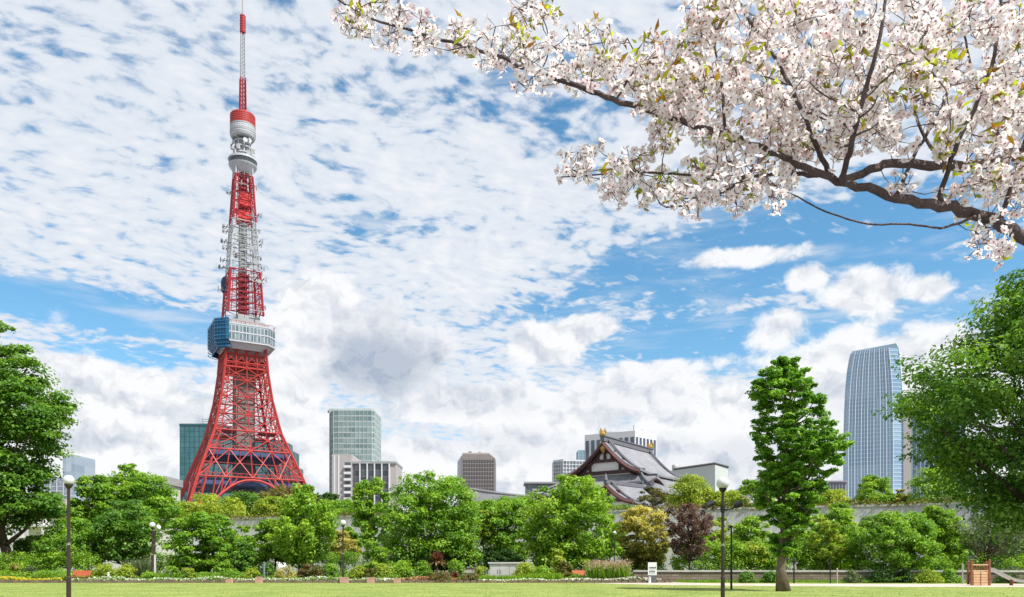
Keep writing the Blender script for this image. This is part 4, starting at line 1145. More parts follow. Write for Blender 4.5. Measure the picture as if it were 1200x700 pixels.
# smaller hall in front
sh = thing('temple_gatehouse', 'smaller temple building with pale tiled roof below the large gable', 'temple')
Ps = XY(710.5, 158, TZ); sh.location = Ps; sh.rotation_euler = (0, 0, ang)
zr2 = Zat(566, 158) - TZ; ze2 = Zat(591, 158) - TZ
ang2 = R(-44); sh.rotation_euler = (0, 0, ang2)
pf2 = gable_roof(sh, 0, 12.5, 7.2, zr2, ze2, .5, .6, nr=9)
m = MB(); m.bb(-.4, .4, -.4, 12.9, zr2 - .2, zr2 + .6); m.lathe([(.5, zr2 + .5), (.35, zr2 + 1.2), (.08, zr2 + 1.9)], (0, -.2, 0), 6); m.build('roof_ridge', RIDGE, sh)
for s in (-1, 1):
    m = MB(); m.tube([(s * 7.2 * t, -.15 - .6 * t, pf2(t) + .5 * t * t - .55) for t in [i / 8 for i in range(9)]], .42, 4); m.build('bargeboard', WOOD, sh)
    m = MB(); m.tube([(s * (.4 + 6.5 * t), 1.3, pf2(t) + .3) for t in [i / 8 for i in range(9)]], .25, 6); m.build('descending_ridge', RIDGE, sh)
m = MB(); pts = [(6.2, 0), (6.2, pf2(.86) - .6), (0, zr2 - .6), (-6.2, pf2(.86) - .6), (-6.2, 0)]
m.add([(x, .8, z) for x, z in pts] + [(x, 11.8, z) for x, z in pts], [(0, 1, 2, 3, 4), (9, 8, 7, 6, 5)] + [(i, 5 + i, 5 + (i + 1) % 5, (i + 1) % 5) for i in range(5)]); m.build('wall', PLAS, sh)
m = MB(); m.bb(-5.5, 5.5, .5, .78, ze2 + .4, ze2 + 1.1); m.bb(-3, 3, .5, .78, ze2 + 2.2, ze2 + 2.8); m.bb(-.25, .25, .52, .78, ze2 + 1.1, ze2 + 4); m.build('gable_beam', WOOD, sh)
# eave of another hall, right, mostly behind the tall tree
eh = thing('temple_annex', 'temple annex whose dark upturned eave shows left of the tall tree', 'temple', XY(915, 200, TZ), R(0))
zr3 = Zat(548, 200) - TZ; ze3 = Zat(573, 200) - TZ
pf3 = gable_roof(eh, 0, 14, 10.5, zr3, ze3, .4, .6)
for s in (-1, 1):
    m = MB(); m.tube([(s * 10.5 * t, -.2 - .6 * t, pf3(t) + .5 * t * t - .5) for t in [i / 8 for i in range(9)]], .45, 4); m.build('bargeboard', WOODD, eh)
m = MB(); m.bb(-.5, .5, -.5, 14.5, zr3 - .2, zr3 + .7); m.build('roof_ridge', RIDGE, eh)
m = MB(); m.bb(-8.5, 8.5, 1, 13, 0, ze3 + .3); m.add([(8, 1.2, ze3), (0, 1.2, zr3 - .8), (-8, 1.2, ze3)], [(0, 1, 2)]); m.build('wall', PLAS, eh)


# ------------------------------------------------------------------ low stone wall with coping, hedge behind it
root = thing('stone_wall', 'low brown stone wall with pale coping along the sandy path', 'wall')
lw = [XY(742, 64.6), XY(1320, 61.6)]
SM, t_, b_ = base_mat('brown stone blocks')
tc = t_.nodes.new('ShaderNodeTexCoord'); bk = t_.nodes.new('ShaderNodeTexBrick'); t_.links.new(tc.outputs['UV'], bk.inputs[0])
bk.inputs['Scale'].default_value = 1.0; bk.inputs['Brick Width'].default_value = .62; bk.inputs['Row Height'].default_value = .24; bk.inputs['Mortar Size'].default_value = .018
bk.inputs['Color1'].default_value = (.17, .125, .095, 1); bk.inputs['Color2'].default_value = (.30, .235, .18, 1); bk.inputs['Mortar'].default_value = (.09, .075, .06, 1)
nn_ = noise(tc.outputs['Object'], .9, 5, .65)
c_ = mixc(smooth(nn_, .35, .7), bk.outputs[0], (.14, .12, .085)); t_.links.new(c_, b_.inputs['Base Color']); b_.inputs['Roughness'].default_value = .9
m = MB(); wall_strip(m, lw, 0, .86, .4); o = m.build('stone_face', SM, root)
uv = o.data.uv_layers.new(name='uv')
for l in o.data.loops:
    c = o.data.vertices[l.vertex_index].co; uv.data[l.index].uv = (c.x, c.z)
m = MB(); wall_strip(m, lw, .862, 1.0, .56); m.build('coping', plain('pale coping', (.46, .44, .41), .85, var=.2, scale=1.2), root)

def hedge(label, px0, px1, ytop, Y, fol, n, per=60, z0=0.0, leaf=.2, rad=.6, depth=1.2, name='hedge'):
    s = Y / F; x0, x1 = (px0 - 600) * s, (px1 - 600) * s; H = Zat(ytop, Y) - z0
    o = thing(name, label, 'hedge', ((x0 + x1) / 2, Y, z0))
    L = x1 - x0; cc = np.stack([(RNG.random(n) - .5) * L, (RNG.random(n) - .5) * depth, H * (1 - RNG.random(n) ** 1.6 * .85) - rad * .6 + .25 * np.sin(RNG.random(n) * 6)], axis=1)
    cc[:, 2] = np.maximum(cc[:, 2], rad * .5)
    pos, nn, size, ti = clump_leaves(cc, rad * (.6 + .7 * RNG.random(n)), per, .8, leaf, up=.45)
    pos[:, 2] = np.maximum(pos[:, 2], .03)
    leaf_object('foliage', pos, nn, size, ti, FOL[fol], o)
    m = MB()
    for i in range(int(L / 1.2) + 1):
        x = -L / 2 + .3 + i * 1.2; m.tube([(x, 0, 0), (x + .1, .05, H * .7)], [.04, .02], 5)
    m.build('stem', BARK, o)
    return o

# ------------------------------------------------------------------ trees on the terrace behind the wall
TG = 'trees on the terrace above the concrete wall'
def ttree(label, fol, outline, Y, px, **k):
    return tree('terrace_tree', label, 'tree', fol, outline, Y, px, z0=TZ, group=TG, **k)
ttree('golden lime tree in front of the lattice tower feet, over the wall', 'lime', [(581, 232, 262), (588, 218, 284), (598, 208, 290), (610, 204, 290), (622, 208, 286)], 121, 246, clumps=80, per=80, leaf=.36, trunk_r=.2, cr=.18)
ttree('round yellow green tree under the lattice tower shaft', 'lime', [(583, 312, 328), (590, 302, 340), (600, 296, 346), (612, 294, 348), (620, 298, 346)], 119, 321, clumps=55, per=80, leaf=.34, trunk_r=.18, cr=.22)
ttree('olive brown spreading tree below the tower base platform', 'olive', [(571, 320, 346), (578, 305, 366), (590, 300, 376), (602, 300, 380)], 128, 338, clumps=60, per=80, leaf=.36, trunk_r=.2, cr=.2)
ttree('dark green tree filling the gap below the lift shaft', 'deep', [(578, 270, 305), (588, 262, 312), (604, 258, 318)], 132, 284, clumps=40, per=80, leaf=.36, trunk_r=.2)
ttree('dark conifer-like tree below the grey green glass tower', 'dark', [(578, 372, 392), (588, 362, 404), (604, 358, 412)], 130, 383, clumps=45, per=80, leaf=.34, trunk_r=.2)
ttree('light green shrubby tree over the wall beside the lamp with a plain globe', 'green', [(584, 392, 408), (594, 376, 424), (607, 372, 430)], 118, 398, clumps=40, per=80, leaf=.3, trunk_r=.15)
ttree('mixed green trees edge beside the foot of the low pale roofed block', 'green', [(580, 175, 200), (590, 160, 215), (604, 155, 222), (614, 158, 222)], 122, 188, clumps=60, per=80, leaf=.34, trunk_r=.2)
ttree('lime green tree just beyond the plum tree, below the pale theatre block', 'lime', [(558, 800, 816), (565, 788, 828), (578, 780, 838), (592, 782, 846), (604, 790, 848)], 104, 811, clumps=80, per=80, leaf=.28, trunk_r=.16, cr=.2)
ttree('yellow tinged tree spilling over the wall behind the twin floodlight lamp', 'lime', [(574, 838, 856), (582, 826, 872), (594, 822, 884), (604, 822, 890)], 104, 852, clumps=55, per=80, leaf=.28, trunk_r=.16)
ttree('thin pale olive pine with open crown before the temple gatehouse roof', 'olive', [(570, 760, 772), (577, 748, 784), (584, 742, 788), (592, 746, 786)], 112, 765, clumps=26, per=45, leaf=.26, trunk_r=.16, cr=.2, flat=.4, limbs=22)
ttree('light green bush tree hugging the annex eave', 'bright', [(562, 873, 880), (572, 866, 898), (586, 862, 910), (602, 862, 915)], 100, 884, clumps=50, per=80, leaf=.28, trunk_r=.14)
ttree('yellow green tree at the foot of the low violet block', 'lime', [(575, 962, 985), (583, 950, 996), (594, 945, 1000)], 97, 972, clumps=45, per=80, leaf=.26, trunk_r=.14)
ttree('small light green tree in front of the tall blue glass tower', 'bright', [(557, 1018, 1034), (564, 1008, 1042), (576, 1001, 1044), (588, 1000, 1050)], 93, 1022, clumps=60, per=80, leaf=.24, trunk_r=.13, cr=.2)
ttree('bright green tree before the blue striped glass tower', 'bright', [(548, 1080, 1105), (560, 1066, 1120), (575, 1060, 1130), (592, 1058, 1140), (606, 1064, 1140)], 90, 1092, clumps=80, per=80, leaf=.26, trunk_r=.15)
ttree('small golden sprig tree on the wall beside the stone core of the glass tower', 'gold', [(574, 1050, 1058), (580, 1043, 1066), (590, 1040, 1068)], 92, 1054, clumps=22, per=60, leaf=.22, trunk_r=.1)
ttree('dense green tree on the wall beneath the grey blue office block', 'deep', [(592, 40, 70), (598, 22, 92), (606, 15, 100)], 121, 55, clumps=40, per=80, leaf=.32, trunk_r=.16)
ttree('green tree on the wall between the two roofs of the long hall', 'green', [(582, 585, 612), (590, 570, 630), (604, 560, 640)], 116, 600, clumps=50, per=80, leaf=.32, trunk_r=.16)
ttree('broad green tree overtopping the wall behind the cabinet', 'bright', [(588, 548, 568), (596, 536, 580), (608, 530, 590)], 115, 558, clumps=40, per=80, leaf=.3, trunk_r=.16)
ttree('dark tree on the wall beneath the temple gatehouse', 'deep', [(592, 700, 735), (600, 690, 750), (612, 690, 760)], 108, 720, clumps=40, per=80, leaf=.28, trunk_r=.15)

# ------------------------------------------------------------------ trees in the park
PG_ = 'park trees in front of the concrete wall'
def ptree(name, label, fol, outline, Y, px, **k): return tree(name, label, 'tree', fol, outline, Y, px, group=PG_, **k)
ptree('maple_tree', 'rounded dark green maple in tiers beside the twin pole lamp', 'green', [(600, 224, 256), (606, 208, 270), (616, 198, 278), (628, 193, 281), (642, 192, 280), (655, 196, 278), (668, 204, 270)], 70, 240, clumps=120, per=100, leaf=.24, cr=.17, flat=.42, trunk_r=.16, inner=.3, up=.7)
ptree('upright_tree', 'fresh green upright tree with vase crown under the tower', 'bright', [(570, 349, 366), (580, 338, 374), (592, 328, 388), (606, 322, 396), (622, 318, 398), (638, 320, 390), (652, 328, 378), (664, 340, 362)], 68, 349, clumps=120, per=95, leaf=.24, cr=.16, flat=.9, trunk_r=.10, up=.35, inner=.4, tuft=.6)
ptree('round_tree', 'small rounded green tree touching the fresh upright tree', 'bright', [(607, 312, 338), (616, 300, 345), (630, 295, 348), (645, 296, 346), (658, 302, 340)], 72, 323, clumps=70, per=90, leaf=.24, cr=.19, trunk_r=.13)
ptree('camphor_tree', 'large bright green tree with the broadest crown behind the spiky red plant', 'green', [(553, 490, 520), (560, 470, 538), (572, 455, 552), (588, 446, 560), (608, 441, 566), (628, 440, 568), (648, 446, 566), (664, 456, 556)], 75, 506, clumps=190, per=105, leaf=.27, cr=.155, trunk_r=.24, inner=.3)
ptree('loose_tree', 'lighter loose green tree crowded behind the broadest crown', 'bright', [(561, 424, 446), (570, 416, 456), (584, 412, 462), (602, 411, 462), (622, 414, 458), (640, 420, 455)], 86, 436, clumps=90, per=85, leaf=.28, cr=.19, trunk_r=.15)
ptree('oak_tree', 'green tree with a yellow patch over the pale cabinet', 'green', [(583, 572, 604), (594, 562, 616), (608, 556, 622), (626, 556, 624), (644, 560, 622), (660, 566, 618)], 81, 590, clumps=110, per=90, leaf=.27, cr=.17, trunk_r=.17)
ptree('oak_tree', 'yellow green tree wedged between the cabinet tree and the broadest crown', 'lime', [(596, 562, 578), (604, 552, 584), (618, 550, 586), (634, 552, 582)], 79.5, 566, clumps=30, per=80, leaf=.25, cr=.2, trunk_r=.12)
ptree('round_tree', 'large round fresh green tree below the temple gable', 'bright', [(558, 655, 690), (565, 638, 704), (578, 624, 714), (594, 614, 720), (612, 610, 723), (630, 609, 722), (648, 613, 716), (664, 622, 704)], 72, 664, clumps=190, per=105, leaf=.26, cr=.15, trunk_r=.2, inner=.3)
ptree('chinquapin_tree', 'golden topped evergreen tree beside the plum tree', 'gold', [(592, 745, 768), (600, 730, 780), (612, 724, 786), (626, 722, 788), (642, 724, 786), (658, 728, 780), (668, 734, 774)], 70.5, 753, clumps=120, per=100, leaf=.22, cr=.17, flat=.5, trunk_r=.15, top_tint=(-.05, 1.05), up=.6)
ptree('plum_tree', 'plum brown open tree with forked trunk beside the low stone wall', 'plum', [(590, 792, 826), (598, 782, 836), (610, 776, 840), (624, 774, 841), (638, 778, 836), (650, 788, 824)], 66.0, 809, clumps=150, per=62, leaf=.19, cr=.13, flat=.9, trunk_r=.12, limbs=80, fork=.05, inner=.5, solid=False, spread=.4)
ptree('ginkgo_tree', 'tall dark green tree with bare lower trunk on the lawn', 'ginkgo', [(421, 906, 934), (430, 892, 942), (445, 884, 950), (458, 881, 956), (472, 884, 962), (486, 890, 966), (498, 884, 974), (510, 882, 984), (524, 886, 990), (538, 892, 988), (552, 890, 978), (566, 886, 966), (582, 886, 962), (596, 890, 958), (610, 896, 950), (624, 900, 942), (640, 903, 936), (650, 908, 930)], 43.6, 917, clumps=600, per=100, leaf=.20, cr=.125, flat=.42, trunk_r=.31, limbs=40, inner=.34, bark=BARK_PALE, solid=False, spread=.34, up=.8, tuft=.3)
ptree('young_tree', 'pale green young tree group left of the tall trunk', 'bright', [(606, 872, 892), (616, 862, 900), (632, 854, 908), (648, 852, 912), (664, 856, 910)], 72, 880, clumps=80, per=80, leaf=.22, cr=.2, trunk_r=.07, stems=3)
ptree('young_tree', 'yellow green young tree beyond the dark post', 'lime', [(628, 872, 884), (638, 862, 896), (652, 860, 902), (662, 862, 900)], 68, 880, clumps=26, per=60, leaf=.2, cr=.2, trunk_r=.05)
ptree('young_tree', 'bright green tall bushy tree against the grey wall', 'bright', [(590, 974, 992), (600, 962, 1001), (614, 952, 1004), (632, 946, 1006), (650, 944, 1004), (668, 948, 1000)], 73, 978, clumps=110, per=85, leaf=.24, cr=.18, trunk_r=.12)
ptree('young_tree', 'yellow streaked young tree tied to a stake by the low wall', 'lime', [(602, 962, 972), (614, 952, 982), (630, 948, 990), (648, 950, 992), (660, 956, 986)], 67, 970, clumps=36, per=70, leaf=.2, cr=.18, trunk_r=.05)
ptree('young_tree', 'slender leafy tree just past the tall lawn tree trunk', 'green', [(618, 940, 954), (630, 932, 962), (646, 930, 966), (664, 934, 962)], 70, 946, clumps=45, per=70, leaf=.2, cr=.2, trunk_r=.06)
ptree('osmanthus_tree', 'domed dark green tree with dark shrubs around its trunk', 'green', [(600, 1035, 1068), (608, 1014, 1084), (620, 1002, 1093), (634, 996, 1097), (648, 996, 1096), (660, 1002, 1090), (668, 1012, 1080)], 64.5, 1051, clumps=170, per=100, leaf=.2, cr=.14, trunk_r=.15, inner=.25)
ptree('young_tree', 'loose bright green tree filling in beside the domed dark tree', 'bright', [(594, 1082, 1104), (606, 1074, 1122), (622, 1076, 1132), (640, 1082, 1136), (658, 1088, 1130), (668, 1092, 1124)], 71, 1104, clumps=110, per=80, leaf=.24, cr=.18, trunk_r=.1)
ptree('grey_tree', 'thin grey leaved tree with bare forking limbs behind the play tower', 'grey', [(604, 1130, 1180), (614, 1118, 1200), (626, 1116, 1215), (640, 1128, 1212), (652, 1140, 1195)], 66, 1152, clumps=55, per=55, leaf=.2, cr=.13, trunk_r=.13, limbs=45, fork=.05, bark=BARK_PALE, inner=.5)
ptree('evergreen_tree', 'dark evergreen mass beyond the slide', 'deep', [(606, 1170, 1230), (620, 1165, 1260), (640, 1165, 1270), (660, 1170, 1270)], 75, 1205, clumps=90, per=85, leaf=.25, cr=.2, trunk_r=.16)
ptree('evergreen_tree', 'dark evergreen filling the gap below the wall near the grey tree', 'deep', [(622, 1098, 1140), (634, 1090, 1150), (652, 1088, 1156), (668, 1092, 1150)], 78, 1120, clumps=60, per=80, leaf=.25, cr=.2, trunk_r=.12)
ptree('zelkova_tree', 'huge near zelkova with heavy dark green crown by the playground', 'deep', [(285, 1223, 1400), (306, 1202, 1440), (326, 1184, 1465), (348, 1170, 1485), (372, 1138, 1500), (392, 1116, 1510), (412, 1088, 1520), (432, 1056, 1525), (452, 1042, 1530), (472, 1048, 1530), (490, 1052, 1530), (508, 1064, 1525), (526, 1084, 1520), (546, 1102, 1510), (566, 1114, 1500), (586, 1122, 1480), (604, 1134, 1460), (618, 1158, 1420)], 25, 1300, clumps=760, per=200, leaf=.155, cr=.10, flat=.42, trunk_r=.30, limbs=36, inner=.42, depth=.72, up=.7, solid=False, spread=.24, tuft=.6)
ptree('zelkova_tree', 'towering dark zelkova with layered boughs at the lawn edge', 'deep', [(374, -30, 4), (386, -60, 18), (402, -85, 34), (424, -100, 46), (440, -110, 62), (458, -120, 76), (478, -125, 86), (496, -128, 90), (514, -128, 88), (530, -128, 74), (546, -128, 60), (562, -126, 62), (580, -124, 72), (596, -120, 74), (612, -112, 58), (624, -100, 40)], 72, 6, clumps=420, per=120, leaf=.32, cr=.125, flat=.38, trunk_r=.5, limbs=50, inner=.32, depth=.6, up=.8)
ptree('evergreen_tree', 'dark green evergreen tree with the tallest top beside the globe lamp', 'green', [(544, 142, 162), (552, 132, 178), (562, 118, 192), (576, 108, 204), (592, 104, 208), (608, 108, 204), (626, 116, 190)], 84, 150, clumps=140, per=95, leaf=.28, cr=.16, flat=.5, trunk_r=.18, up=.65)
ptree('evergreen_tree', 'round dark evergreen tree right behind the near globe lamp', 'green', [(558, 100, 128), (568, 88, 142), (582, 82, 150), (598, 80, 152), (616, 84, 150), (634, 92, 146)], 80, 116, clumps=120, per=95, leaf=.27, cr=.17, flat=.5, trunk_r=.17, up=.65)
ptree('evergreen_tree', 'dark spreading tree with leaning trunk over the grassy bed', 'deep', [(586, 128, 160), (596, 114, 176), (612, 106, 184), (630, 104, 186), (646, 110, 178), (656, 118, 168)], 74, 146, clumps=110, per=90, leaf=.25, cr=.17, flat=.5, trunk_r=.14, up=.65, lean=-.02)
ptree('bush_tree', 'mid green bushy tree in front of the white flue wall', 'green', [(608, 72, 100), (618, 58, 116), (632, 46, 124), (648, 40, 126), (662, 42, 122)], 73, 82, clumps=90, per=85, leaf=.23, cr=.18, trunk_r=.1)
ptree('bush_tree', 'dark bushy tree under the towering zelkova', 'deep', [(628, 30, 58), (638, 18, 66), (652, 8, 72), (668, 6, 72)], 76, 40, clumps=60, per=80, leaf=.23, cr=.2, trunk_r=.1)
ptree('bush_tree', 'small green tree between the tiered maple and the small rounded tree', 'deep', [(634, 276, 292), (644, 266, 302), (658, 262, 306), (670, 264, 304)], 68.5, 284, clumps=50, per=70, leaf=.2, cr=.2, trunk_r=.06, stems=3)
ptree('bush_tree', 'golden cream shrubby tree beyond the far globe lamp', 'gold', [(622, 393, 404), (630, 384, 416), (642, 378, 424), (656, 382, 420)], 78, 401, clumps=45, per=70, leaf=.22, cr=.2, trunk_r=.07, stems=3)
ptree('bush_tree', 'bushy light tree with pale stems at the edge of the broadest crown', 'bright', [(634, 432, 446), (644, 424, 456), (656, 424, 460), (670, 428, 458)], 70, 440, clumps=36, per=60, leaf=.2, cr=.2, trunk_r=.05, stems=4)
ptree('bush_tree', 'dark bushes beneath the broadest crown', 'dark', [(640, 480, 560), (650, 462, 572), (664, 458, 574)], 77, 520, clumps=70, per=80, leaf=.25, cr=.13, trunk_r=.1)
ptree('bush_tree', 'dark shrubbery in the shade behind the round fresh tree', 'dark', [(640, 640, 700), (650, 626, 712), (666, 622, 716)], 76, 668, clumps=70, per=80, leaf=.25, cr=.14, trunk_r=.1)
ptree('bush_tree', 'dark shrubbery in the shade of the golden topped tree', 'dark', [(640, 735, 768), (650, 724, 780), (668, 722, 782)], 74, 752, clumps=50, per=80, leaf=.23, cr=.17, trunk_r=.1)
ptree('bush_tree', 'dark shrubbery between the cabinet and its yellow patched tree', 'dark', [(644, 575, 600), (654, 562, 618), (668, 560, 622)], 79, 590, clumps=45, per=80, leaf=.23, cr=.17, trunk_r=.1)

ptree('young_tree', 'light green tree filling the gap between the golden topped tree and the round fresh tree', 'bright', [(604, 702, 720), (616, 694, 732), (634, 692, 736), (652, 696, 734)], 84, 714, clumps=50, per=80, leaf=.26, cr=.2, trunk_r=.1)
ptree('young_tree', 'airy yellow green tree behind the twin floodlight lamp', 'lime', [(606, 836, 852), (618, 828, 864), (636, 826, 868), (656, 830, 866)], 76, 846, clumps=46, per=75, leaf=.22, cr=.2, trunk_r=.07, stems=3)
ptree('young_tree', 'soft green tree between the twin floodlight lamp and the plum tree', 'bright', [(622, 818, 834), (634, 812, 842), (652, 812, 844)], 74, 827, clumps=36, per=75, leaf=.22, cr=.2, trunk_r=.07, stems=3)
ptree('young_tree', 'light green tree showing between the lawn tree trunk and the bright bushy tree', 'bright', [(604, 934, 952), (618, 926, 962), (638, 924, 966), (660, 928, 962)], 77, 944, clumps=50, per=80, leaf=.24, cr=.2, trunk_r=.08)
ptree('young_tree', 'fresh green tree in front of the bare wall beside the tiered maple', 'bright', [(616, 276, 292), (628, 268, 302), (646, 266, 306), (662, 270, 302)], 82, 285, clumps=50, per=80, leaf=.26, cr=.2, trunk_r=.09)
ptree('young_tree', 'green tree against the wall behind the far bed globe lamp', 'green', [(618, 404, 420), (630, 400, 430), (650, 400, 434)], 82, 416, clumps=40, per=80, leaf=.26, cr=.2, trunk_r=.09)
hedge('bright leafy hedge growing above the low brown stone wall', 790, 1012, 636, 68, 'bright', 420, 95, leaf=.18, rad=.62)
hedge('dark leafy hedge behind the wooden play tower and slide', 1085, 1290, 652, 65.5, 'green', 140, 55, leaf=.18, rad=.55)
hedge('dark clipped hedge in the shade below the fresh upright tree', 352, 456, 648, 72, 'green', 130, 55, leaf=.18, rad=.55)
hedge('leafy hedge below the dark evergreens in the grassy bed', -40, 112, 648, 70, 'bright', 170, 55, leaf=.18, rad=.6)
hedge('shaded hedge behind the tiered maple', 160, 325, 648, 75, 'green', 170, 55, leaf=.2, rad=.6)

# ------------------------------------------------------------------ planted bed
def cover(label, px0, px1, Y0, Y1, h, n, fol, leaf=.17):
    x = RNG.uniform(px0, px1, n); y = RNG.uniform(Y0, Y1, n); X = (x - 600) / F * y
    lump = .55 + .30 * np.sin(X * 2.1 + y * 1.3) * np.cos(X * .9 - y * 2.2) + .25 * np.sin(X * .45)
    z = h * np.clip(lump, .15, 1.1) * (1 - .55 * RNG.random(n) ** 2.2)
    o = leaf_object('ground_cover', np.stack([X, y, z], axis=1), RNG.normal(size=(n, 3)) * .6 + [0, -.35, .8], leaf * (.6 + .8 * RNG.random(n)), .6 * (.5 + .5 * np.sin(X * 1.7 + y)) * RNG.random(n) + .4 * RNG.random(n), FOL[fol]); kind(o, 'stuff'); o['label'] = label
cover('mixed low leafy ground cover under the evergreens', -60, 190, 63.4, 69.5, 1.0, 9000, 'bright')
cover('low leafy ground cover around the tiered maple', 185, 320, 63.4, 69.5, .85, 6000, 'green')
cover('low leafy ground cover around the far globe lamp', 315, 470, 63.4, 69.5, .8, 6500, 'bright')
cover('low leafy ground cover behind the red mounds', 465, 570, 64.4, 69.5, .8, 4500, 'green')
cover('low leafy ground cover beside the pale cabinet', 615, 745, 64.2, 69, .7, 5500, 'bright')
cover('low leafy ground cover on the verge above the path', 1005, 1130, 61.4, 62.6, .5, 2200, 'green', .13)
EDGE = plain('edge stone', (.15, .11, .075), .9, var=.4, scale=2)
m = MB(); ed = [XY(-60, 62.0), XY(736, 62.0), XY(760, 62.2), XY(778, 62.7), XY(787, 63.5)]
acc = []
for a, b in zip(ed[:-1], ed[1:]):
    L = (b - a).length; k = max(1, int(L / .55)); ang = math.atan2(b.y - a.y, b.x - a.x)
    for i in range(k):
        p = a.lerp(b, (i + .5) / k); h = .16 + .09 * random.random(); m.box((p.x, p.y + random.uniform(-.05, .05), h / 2), (L / k * .94, .3, h), ang + random.uniform(-.06, .06), taper=.86)
tag(m.build('bed_edging', EDGE), 'low dark stone edging between the lawn and the flower bed', 'edging')

def flowers(label, px0, px1, y0, y1, zmax, n, col1, col2, green, nm='flower_border'):
    p = np.stack([RNG.uniform(px0, px1, n), RNG.uniform(y0, y1, n), RNG.random(n) ** .7 * zmax], axis=1); p[:, 0] = (p[:, 0] - 600) / F * p[:, 1]
    ln = .5 + .5 * np.sin(p[:, 0] * 1.1) * np.sin(p[:, 0] * .37 + 1)
    p[:, 2] *= .55 + .6 * ln
    root_ = bpy.data.objects.new(nm, None); COL.objects.link(root_); root_['label'] = label; root_['kind'] = 'stuff'
    g = RNG.random(n) < .55
    leaf_object('foliage', p[g], RNG.normal(size=(g.sum(), 3)) + [0, -.3, .8], .16 + .1 * RNG.random(g.sum()), RNG.random(g.sum()), FOL[green], root_)
    q = p[~g].copy(); q[:, 2] += .05
    mt = foliage('petals ' + nm + str(px0), col1, tuple((a + b) / 2 for a, b in zip(col1, col2)), col2, .25)
    leaf_object('blossom', q, RNG.normal(size=q.shape) * .5 + [0, -.4, .8], .10 + .07 * RNG.random(len(q)), RNG.random(len(q)), mt, root_, aspect=.9)
flowers('strip of small white flowers along the stone edging', 78, 470, 62.3, 63.1, .42, 5200, (.42, .40, .34), (.78, .76, .72), 'green')
flowers('strip of yellow flowers along the stone edging', -60, 72, 62.3, 63.2, .42, 2200, (.55, .38, .02), (.80, .62, .06), 'lime')
flowers('strip of orange brown bedding flowers before the red mounds', 462, 535, 62.4, 64.3, .42, 2200, (.42, .19, .07), (.66, .42, .22), 'rust')
flowers('pale mixed flowers along the bed end beside the info sign', 655, 775, 62.6, 64.6, .36, 4200, (.50, .47, .38), (.74, .71, .62), 'grey')
flowers('sparse white flowers at the foot of the irises', 560, 660, 62.3, 62.8, .28, 1100, (.55, .53, .45), (.75, .73, .68), 'bright')

def blades(name, label, px0, px1, Y0, Y1, h, n, fol, plume=None, spread=.25, wid=.035, cat='grass plant', tip=0.0):
    s = (Y0 + Y1) / 2 / F; c = XY((px0 + px1) / 2, (Y0 + Y1) / 2)
    root_ = thing(name, label, cat, c)
    hw = (px1 - px0) / 2 * s; m = np.empty((n, 4, 3)); tint = RNG.random(n)
    b = np.stack([RNG.uniform(-hw, hw, n), RNG.uniform((Y0 - Y1) / 2, (Y1 - Y0) / 2, n), np.zeros(n)], axis=1)
    hh = h * (.6 + .5 * RNG.random(n)); d = RNG.normal(size=(n, 3)) * spread * hh[:, None]; d[:, 2] = hh
    a = RNG.random(n) * math.pi; w = np.stack([np.cos(a), np.sin(a), np.zeros(n)], axis=1) * wid
    v = np.empty((n, 4, 3)); v[:, 0] = b - w * .6; v[:, 1] = b + d * .55 - w + [0, 0, .06 * h]; v[:, 2] = b + d; v[:, 3] = b + d * .55 + w + [0, 0, .06 * h]
    me = bpy.data.meshes.new('blade'); me.from_pydata(v.reshape(-1, 3).tolist(), [], [(4 * i, 4 * i + 1, 4 * i + 2, 4 * i + 3) for i in range(n)])
    at = me.attributes.new('tint', 'FLOAT', 'FACE'); at.data.foreach_set('value', tint.astype(np.float32)); me.materials.append(FOL[fol])
    o = bpy.data.objects.new('foliage', me); COL.objects.link(o); o.parent = root_
    if plume:
        q = (b + d)[RNG.random(n) < .45]; q = np.repeat(q, 4, axis=0) + RNG.normal(size=(len(q) * 4, 3)) * [.05, .05, .13]
        nn = RNG.normal(size=q.shape); nn[:, 2] *= .2
        leaf_object('plume', q, nn, .13 + .1 * RNG.random(len(q)), RNG.random(len(q)), plume, root_, aspect=.3)
    return root_
PLUME = foliage('pale plumes', (.36, .24, .18), (.50, .37, .29), (.66, .54, .44), .3)
blades('fountain_grass', 'clump of fountain grass with pale pink plumes', 690, 734, 63.8, 65.2, 1.55, 1500, 'bright', PLUME, .22)
blades('iris_bed', 'bed of upright iris leaves in front of the pale cabinet', 560, 625, 63.0, 64.2, .62, 1500, 'bright', None, .18, .03, 'iris')
blades('iris_bed', 'taller bright iris leaves between the cabinet and the orange bench', 618, 658, 63.2, 64.4, .8, 1100, 'bright', None, .2, .035, 'iris')
blades('silver_grass', 'feathery grey green grass clump beside the twin pole lamp', 152, 176, 66, 67.5, 1.9, 800, 'grey', None, .3, .03)
blades('meadow_grass', 'long pale grass swathe behind the yellow flowers', -20, 76, 64.5, 67.5, .95, 2600, 'bright', None, .25, .03)
blades('meadow_grass', 'long grass swathe at the foot of the tiered maple', 176, 262, 64.5, 66.5, .8, 1700, 'bright', None, .28, .03)
blades('meadow_grass', 'short grass fringe below the low brown stone wall', 792, 1000, 62.4, 63.4, .26, 2200, 'green', None, .3, .03)

